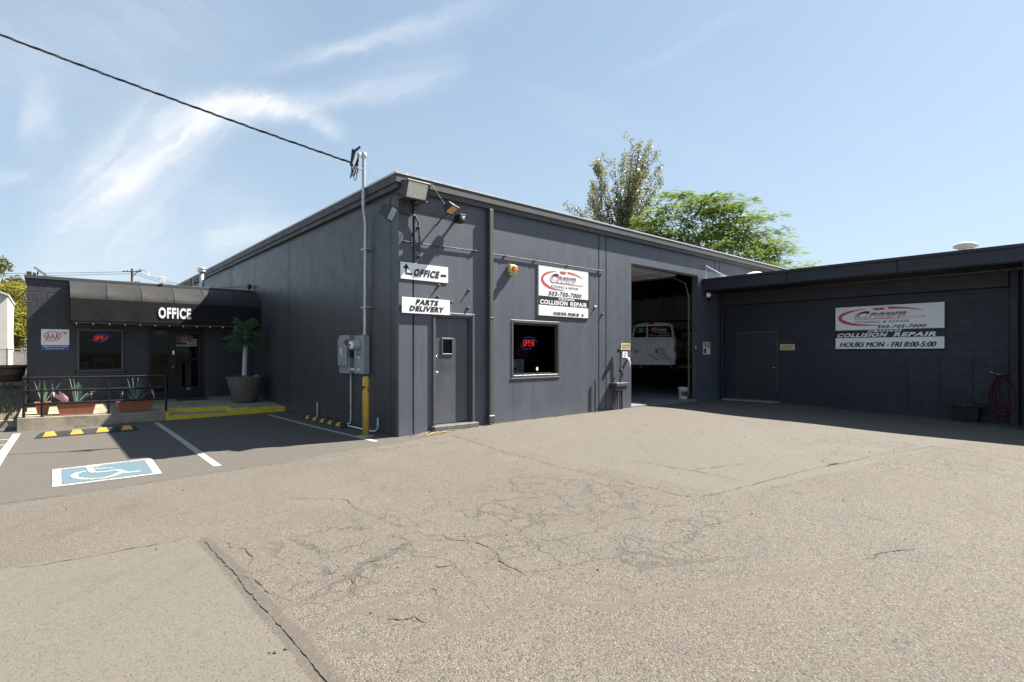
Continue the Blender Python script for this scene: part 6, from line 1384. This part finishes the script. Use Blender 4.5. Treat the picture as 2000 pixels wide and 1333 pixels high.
fl = thing('flue_pipe', 'galvanised flue pipe with cap on the office roof', 'flue', (-1.8, 14.5, 3.48)); p = at_d(394, 545, 19.5); m = MB(); m.lathe([(.075, 3.48), (.075, p.z + .25)], (p.x, p.y, 0), 14); obj('pipe', m, M['galv'], fl); m = MB(); m.lathe([(.08, p.z + .2), (.14, p.z + .26), (.14, p.z + .29), (.09, p.z + .31), (.15, p.z + .35), (.15, p.z + .38), (.04, p.z + .42), (0, p.z + .42)], (p.x, p.y, 0), 14); obj('cap', m, M['galv'], fl)
p = at_d(375, 553, 18.6); m = MB(); m.tube([(p.x, p.y, 3.48), (p.x, p.y, p.z + .15)], .045, 8); obj('vent_stub', m, M['bronze'], label='short dark vent stub left of the flue pipe', cat='vent')

# ------------------------------------------------------------------ trees and far things
def leaf_quads(mb, c, n, rad, size, rnd, flat=0., squash=(1, 1, 1), mi=0, asp=.55):
    for _ in range(n):
        while True:
            q = Vector((rnd.uniform(-1, 1), rnd.uniform(-1, 1), rnd.uniform(-1, 1)))
            if q.length <= 1: break
        p = Vector(c) + Vector((q.x * rad * squash[0], q.y * rad * squash[1], q.z * rad * squash[2]))
        nr = Vector((rnd.gauss(0, 1), rnd.gauss(0, 1), rnd.gauss(0, 1) + flat * 2)).normalized(); t = nr.orthogonal().normalized(); t.rotate(Matrix.Rotation(rnd.uniform(0, 6.28), 3, nr)); b = nr.cross(t); s_ = size * rnd.uniform(.6, 1.3)
        mb.add([p - t * s_, p + b * s_ * asp, p + t * s_, p - b * s_ * asp], [(0, 1, 2, 3)], mi)
def limb(mb, a, b, r0, r1, rnd, bend=.08, n=6):
    a, b = Vector(a), Vector(b); L = (b - a).length; k = Vector((rnd.uniform(-1, 1), rnd.uniform(-1, 1), rnd.uniform(-.3, .6))) * L * bend; pts = [a.lerp(b, i / n) + k * math.sin(math.pi * i / n) for i in range(n + 1)]
    mb.tube(pts, [r0 + (r1 - r0) * i / n for i in range(n + 1)], 6); return pts
# tall olive-green tree: many upright leaders
rt = random.Random(21); D1 = 40.0; sc = D1 / FPX; base = at_d(1212, 700, D1); base.z = -.15
t1 = thing('upright_tree', 'tall olive green tree with upright feathery branches behind the workshop roof', 'tree', tuple(base))
tw = MB(); lv = MB(); top = at_d(1250, 290, D1); trunk = limb(tw, base, at_d(1225, 420, D1), .28, .13, rt, .01); limb(tw, trunk[-1], top, .13, .02, rt, .02)
tips = [((1205, 520), (1170, 322), .9), ((1198, 505), (1150, 392), .8), ((1205, 500), (1200, 318), .9), ((1212, 470), (1218, 304), 1), ((1222, 440), (1238, 290), 1), ((1228, 430), (1250, 280), 1.1), ((1228, 430), (1268, 282), 1.1), ((1230, 440), (1283, 300), 1.0), ((1232, 450), (1291, 325), 1.0), ((1230, 460), (1293, 352), .9), ((1225, 490), (1296, 385), .6), ((1215, 480), (1180, 360), .9), ((1210, 500), (1152, 420), .7), ((1205, 520), (1122, 405), .8), ((1200, 520), (1104, 402), .8), ((1200, 510), (1135, 425), 1.0), ((1190, 500), (1163, 400), .8), ((1190, 500), (1160, 375), .7), ((1200, 480), (1188, 400), .9), ((1230, 430), (1262, 310), .9), ((1225, 430), (1228, 310), .9), ((1225, 470), (1262, 330), 1.1), ((1220, 460), (1246, 335), 1.1), ((1215, 450), (1232, 350), 1.1), ((1215, 470), (1205, 375), 1), ((1220, 480), (1272, 390), .8), ((1215, 500), (1180, 430), .9), ((1220, 500), (1230, 400), 1), ((1222, 505), (1250, 430), .9), ((1205, 505), (1155, 440), .7), ((1215, 490), (1215, 410), 1), ((1170, 345), (1166, 328), .9), ((1175, 420), (1172, 338), 1.0), ((1163, 430), (1158, 360), .9)]
for (a, b, dn) in tips:
    off = rt.uniform(-2.2, 2.2); A0 = at_d(a[0], a[1] - 10, D1); B0 = at_d(b[0], b[1], D1 + off); pts = limb(tw, A0, B0, .06, .012, rt, .05, 8)
    for i, p in enumerate(pts):
        f = i / 8
        if f < .12: continue
        leaf_quads(lv, p, int(36 * dn), .48 - .16 * f, .078, rt, 0, (1, 1, 1.25))
        if i < 8: leaf_quads(lv, p.lerp(pts[i + 1], .5), int(30 * dn), .46 - .16 * f, .078, rt, 0, (1, 1, 1.25))
        if rt.random() < .5:
            q = p + Vector((rt.uniform(-.7, .7), rt.uniform(-.7, .7), rt.uniform(.2, .8))); limb(tw, p, q, .018, .006, rt, .05, 3); leaf_quads(lv, q, int(26 * dn), .26, .08, rt, 0, (1, 1, 1.4))
obj('trunk', tw, M['bark'], t1); obj('crown', lv, M['leaf_poplar'], t1)
# bright feathery tree
D2 = 37.0; base = at_d(1400, 700, D2); base.z = -.15
t2 = thing('spreading_tree', 'broad bright yellow green tree with feathery layers behind the workshop roof', 'tree', tuple(base)); tw = MB(); lv = MB(); rt = random.Random(33)
trunk = limb(tw, base, at_d(1400, 520, D2), .32, .2, rt, .02)
cl = [(1268, 425, 1.0), (1290, 400, .8), (1312, 385, .7), (1330, 373, .5), (1300, 430, 1.2), (1270, 455, 1.1), (1262, 440, .8), (1350, 400, .9), (1375, 385, .9), (1400, 378, .8), (1418, 374, .6), (1385, 410, 1.2), (1420, 400, 1.0), (1442, 395, .8), (1462, 395, .6), (1350, 430, 1.2), (1390, 440, 1.3), (1430, 430, 1.2), (1460, 420, 1.0), (1472, 412, .7), (1310, 470, 1.2), (1350, 470, 1.3), (1400, 475, 1.3), (1440, 465, 1.3), (1475, 450, 1.1), (1485, 432, .7), (1500, 470, 1.0), (1505, 445, .6), (1520, 480, .8), (1535, 476, .6), (1545, 482, .4), (1470, 490, 1.2), (1500, 505, 1.0), (1530, 512, .8), (1550, 518, .6), (1562, 518, .4), (1430, 500, 1.2), (1380, 510, 1.2), (1280, 475, 1.0), (1255, 470, .8), (1340, 385, .5), (1300, 372, .45), (1525, 500, .6), (1330, 450, 1.1), (1480, 475, 1.0), (1370, 455, 1.2), (1415, 452, 1.2), (1450, 445, 1.1), (1290, 450, 1.1), (1480, 515, 1), (1340, 500, 1.1), (1300, 500, 1)]
def feather(mb, c, L, dirv, rnd):
    """drooping compound leaf: rows of narrow leaflets on both sides"""
    d = Vector(dirv).normalized(); sd = d.cross(Vector((0, 0, 1)));
    if sd.length < .05: sd = Vector((1, 0, 0))
    sd.normalize(); n = 6
    for i in range(n):
        t = (i + .5) / n; p = Vector(c) + d * L * t - Vector((0, 0, .35 * L * t * t)); w = L * .30 * (1 - .4 * t)
        for s_ in (-1, 1):
            e = p + sd * s_ * w + d * w * .35 - Vector((0, 0, w * rnd.uniform(.1, .5))); q = d * L * .055; mb.add([p - q, p + q, e + q * .7, e - q * .7], [(0, 1, 2, 3)])
for (a, b, dn) in cl:
    off = rt.uniform(-3.0, 2.6); c = at_d(a + rt.uniform(-4, 4), b + 4 + rt.uniform(-3, 3), D2 + off); R0 = .62 * dn ** .6
    if rt.random() < .3: limb(tw, at_d(1395 + (a - 1395) * .3, 525, D2 + 1), c, .04, .008, rt, .06, 5)
    for q in range(3):
        cc = c + Vector((rt.gauss(0, .30), rt.gauss(0, .6), rt.gauss(0, .16)))
        for _ in range(int(46 * dn + 8)):
            ang = rt.uniform(0, 6.283); rr_ = R0 * 1.15 * math.sqrt(rt.random()); p = cc + Vector((rr_ * math.cos(ang), rr_ * math.sin(ang), rt.gauss(.02, .10) - .30 * (rr_ / R0) ** 2 * R0))
            feather(lv, p, rt.uniform(.24, .42), (math.cos(ang) + rt.gauss(0, .3), math.sin(ang) + rt.gauss(0, .3), rt.uniform(-.1, .35)), rt)
    if dn >= .8: leaf_quads(lv, c - Vector((0, 0, .35)) + FWD * 1.0, 190, 1.0, .13, rt, .5, (1, .8, .7))
obj('trunk', tw, M['bark'], t2); obj('crown', lv, M['leaf_locust'], t2)
# trees at the far left
def bush_tree(name, label, px, py_top, py_bot, D, wpx, leaf, mat, seed, n=42, lvl=1.0, group=None):
    rt = random.Random(seed); base = at_d(px, 700, D); base.z = bed_z(-6, base.y) - .1; th = thing(name, label, 'tree', tuple(base), group); tw = MB(); lv = MB(); s_ = D / FPX; zt = at_d(px, py_top, D).z; zb_ = at_d(px, py_bot, D).z; H = zt - zb_; Wd = wpx * s_
    limb(tw, base, (base.x, base.y, zt - H * .3), .16, .05, rt, .03)
    for i in range(n):
        f = rt.random(); a = rt.uniform(0, 6.28); r = Wd / 2 * math.sqrt(max(.04, 1 - (2 * f - .85) ** 2 / 1.35)) * math.sqrt(rt.random()); c = Vector((base.x + r * math.cos(a), base.y + r * math.sin(a), zb_ + H * f)); limb(tw, (base.x, base.y, zb_ + H * f * .6), c, .03, .008, rt, .05, 3); leaf_quads(lv, c, int(95 * lvl), .42, leaf, rt, .4, (1, 1, .75))
    obj('trunk', tw, M['bark'], th); obj('crown', lv, mat, th)
bush_tree('leafy_tree', 'yellow green leafy tree between the white building and the office', 34, 558, 690, 27, 110, .085, M['leaf_left'], 5, 80)
bush_tree('leafy_tree', 'taller dull green conifer top behind the white building', -6, 500, 640, 33, 100, .09, M['leaf_conifer'], 6, 46)
bush_tree('leafy_tree', 'yellow green tree hidden mostly by the white building', -40, 565, 700, 29, 120, .09, M['leaf_left'], 8, 40)
wb = thing('neighbour_building', 'cream white building with sloping roof at the left picture edge', 'building', (-7, 21.3, .5))
e = at_d(15, 715, 22.0); xr, yr_ = e.x, e.y; FB = FRONT(xr, .2, yr_); zt = at_d(15, 578, 22).z - .2; slope = .42
m = MB(); m.prism([(0, -.5), (0, zt), (-3, zt + 3 * slope), (-6, zt), (-6, -.5)], FB, 0, -8); obj('wall', m, M['stucco'], wb)
m = MB(); m.prism([(.04, zt - .02), (.04, zt + .06), (-3, zt + 3 * slope + .08), (-3, zt + 3 * slope + .0)], FB, .1, -8.1); m.prism([(-6.04, zt - .02), (-6.04, zt + .06), (-3.001, zt + 3 * slope + .08), (-3.001, zt + 3 * slope + .0)], FB, .1, -8.1); obj('roof', m, M['stucco'], wb)
# fence, low wall, tub, flowers
yf = 19.6; fc = thing('chain_link_fence', 'chain link fence between the white building and the office', 'fence', (-6, yf, .45))
xa, xb = -6.35, -5.1; zf0, zf1 = .45, 1.62
for x in (-6.12, -5.5):
    m = MB(); m.tube([(x, yf, .2), (x, yf, zf1 + .05)], .028, 8); obj('post', m, M['chain'], fc)
m = MB(); m.tube([(xa - 1, yf, zf1), (xb, yf, zf1)], .022, 6); m.tube([(xa - 1, yf, zf0 + .3), (xb, yf, zf0 + .3)], .012, 6); obj('rail', m, M['chain'], fc)
m = MB(); k = .075
for i in range(60):
    u = xa - 1.2 + i * k
    for s_ in (1, -1): m.tube([(u, yf + .02, zf0), (u + s_ * (zf1 - zf0), yf + .02, zf1)], .0035, 3, caps=False)
obj('chain_mesh', m, M['chain'], fc, kind='stuff')
m = MB(); m.box((-12, 26, 0), (-4.5, 26.2, 1.55)); obj('low_wall', m, M['block_far'], label='low grey wall behind the chain link fence', cat='wall')
p = at_d(16, 728, 17.5); tb = thing('wooden_tub', 'rotting brown half barrel tub on the soil at the left edge', 'tub', (p.x, p.y, .35)); m = MB(); m.lathe([(.34, p.z - .30), (.40, p.z - .1), (.46, p.z + .24), (.42, p.z + .24), (.40, p.z + .1), (0, p.z + .1)], (p.x, p.y, 0), 18); obj('tub', m, M['wood'], tb)
m = MB()
for z in (p.z - .12, p.z + .12): m.lathe([(.40 + (z - p.z) * .2, z), (.435 + (z - p.z) * .2, z + .01), (.44 + (z - p.z) * .2, z + .05), (.40 + (z - p.z) * .2, z + .06)], (p.x, p.y, 0), 18)
obj('hoop', m, M['bronze'], tb)
rt = random.Random(77); m = MB(); m2 = MB()
for i in range(240):
    x = rt.uniform(-7.2, -5.55); y = rt.uniform(7.6, 15.5); z = bed_z(x, y); h = rt.uniform(.05, .30) * (1.2 if x > -6.1 else .6); a = rt.uniform(0, 6.28); dx, dy = .04 * math.cos(a), .04 * math.sin(a)
    m.add([(x - dx * .3, y - dy * .3, z), (x + dx * .3, y + dy * .3, z), (x + dx * 2 + rt.gauss(0, .04), y + dy * 2, z + h)], [(0, 1, 2)])
    if i % 9 == 0 and y < 13 and x > -6.5: m2.lathe([(0, -.012), (.022, 0), (0, .012)], (x, y, z + h + .02), 6)
obj('bed_weeds', m, M['weed'], label='straggly weeds on the dark soil left of the office', cat='weeds', kind='stuff'); obj('yellow_flowers', m2, M['flower'], label='small yellow flowers among the weeds left of the office', cat='flowers', kind='stuff')
m = MB()
for i in range(230):
    s_ = rt.random()
    if s_ < .62: x = rt.choice([rt.uniform(2.3, 5.8), rt.uniform(2.2, 6.2), rt.gauss(5.75, .12)]); y = rt.uniform(-.09, -.01)
    elif s_ < .8: x = rt.uniform(.1, 2.0); y = rt.uniform(-.2, -.02)
    elif s_ < .9: x = 12.1 - rt.random() * .08; y = rt.uniform(-7, -2)
    else: x = rt.uniform(-5.4, -2.8); y = 6.27 - rt.random() * .06
    z = gz(x, y) - .005; h = rt.uniform(.02, .085); a = rt.uniform(0, 6.28); l = .006
    for q in range(4):
        b = a + q * 1.6 + rt.gauss(0, .3); m.add([(x - l, y, z), (x + l, y, z), (x + h * .6 * math.cos(b), y + h * .45 * math.sin(b) - .01, z + h * rt.uniform(.5, 1))], [(0, 1, 2)])
obj('wall_foot_weeds', m, M['weed'], label='dry weeds sprouting along the foot of the sunlit wall', cat='weeds', kind='stuff')
m = MB()
for i in range(16):
    a = (.25 + rt.random() * .7, -.12 - rt.random() * .25); ang = rt.gauss(.45, .35); L = rt.uniform(.15, .5); b = (a[0] + L * math.cos(ang), a[1] + L * math.sin(ang)); m.tube([(*a, gz(*a) + .012), ((a[0] + b[0]) / 2, (a[1] + b[1]) / 2 + .02, gz(*a) + .035), (*b, gz(*b) + .015)], .006, 4)
obj('dry_twigs', m, M['straw'], label='dry straw and twigs by the corner near the steel door', cat='twigs', kind='stuff')
m = MB()
for i in range(90):
    x, y = rt.uniform(-5, 8), rt.uniform(-7, -.3); r = rt.uniform(.006, .014); m.lathe([(0, -r * .5), (r, 0), (0, r * .7)], (x, y, gz(x, y) + r * .5), 5, smooth=False)
obj('loose_grit', m, M['seam'], label='loose grit scattered over the asphalt', cat='grit', kind='stuff')
p = g_px([(1625, 909)])[0]; m = MB(); m.tube([(p[0] - .12, p[1], gz(*p) + .012), (p[0], p[1] + .03, gz(*p) + .014), (p[0] + .14, p[1] - .04, gz(*p) + .012)], .009, 5); obj('dark_twig', m, M['crack'], label='short dark twig lying on the asphalt seam', cat='twig')
# utility pole with street lamp and wires
up = at_d(258, 600, 62.0); pole = thing('utility_pole', 'wooden utility pole with crossarms and street lamp behind the office', 'utility pole', (up.x, up.y, -.1)); zt = at_d(258, 525, 62).z
m = MB(); m.tube([(up.x, up.y, -.2), (up.x, up.y, zt)], [.17, .12], 8); obj('pole', m, M['bark'], pole)
Rv = RGT
for dz, w in ((.35, 1.1), (1.6, .9)):
    m = MB(); a = Vector((up.x, up.y, zt - dz)); m.tube([a - Rv * w, a + Rv * w], .06, 5)
    for q in (-.9, -.5, .5, .9): m.lathe([(.04, .05), (.06, .12), (0, .2)], tuple(a + Rv * w * q), 6)
    obj('crossarm', m, M['bark'], pole)
m = MB(); a = Vector((up.x, up.y, zt - 1.0)); m.tube([a, a + Rv * .9 + Vector((0, 0, .9)), a + Rv * 1.7 + Vector((0, 0, .7)), a + Rv * 2.0 + Vector((0, 0, .2))], .05, 6); m.tube([a - Vector((0, 0, 2.2)), a + Rv * 1.2 - Vector((0, 0, 1.2)), a + Rv * 2.0 - Vector((0, 0, .9))], .05, 6); m.cbox(tuple(a + Rv * 1.7 - Vector((0, 0, .95))), tuple(a + Rv * 2.3 + Vector((0, .2, -.75))), .05); obj('lamp_arm', m, M['galv'], pole)
m = MB(); m.lathe([(.2, -.5), (.24, -.3), (.24, .2), (.0, .3)], tuple(a - Rv * .5 - Vector((0, 0, 1.4))), 10); obj('transformer', m, M['galv'], pole)
for k, (pa, pb, lab) in enumerate((((-300, 531, 75), (256, 531, 62), 'upper power line left of the utility pole'), ((-300, 537, 75), (256, 535, 62), 'lower power line left of the utility pole'), ((260, 531, 62), (420, 567, 58), 'upper power line dropping right of the utility pole'), ((260, 535, 62), (420, 572, 58), 'lower power line dropping right of the utility pole'))):
    A1, B1 = at_d(*pa), at_d(*pb); m = MB(); m.tube([A1.lerp(B1, i / 10) - Vector((0, 0, .25 * 4 * (i / 10) * (1 - i / 10))) for i in range(11)], .024, 5); obj('power_line', m, M['cable'], label=lab, cat='power line', group='power lines at the far pole')
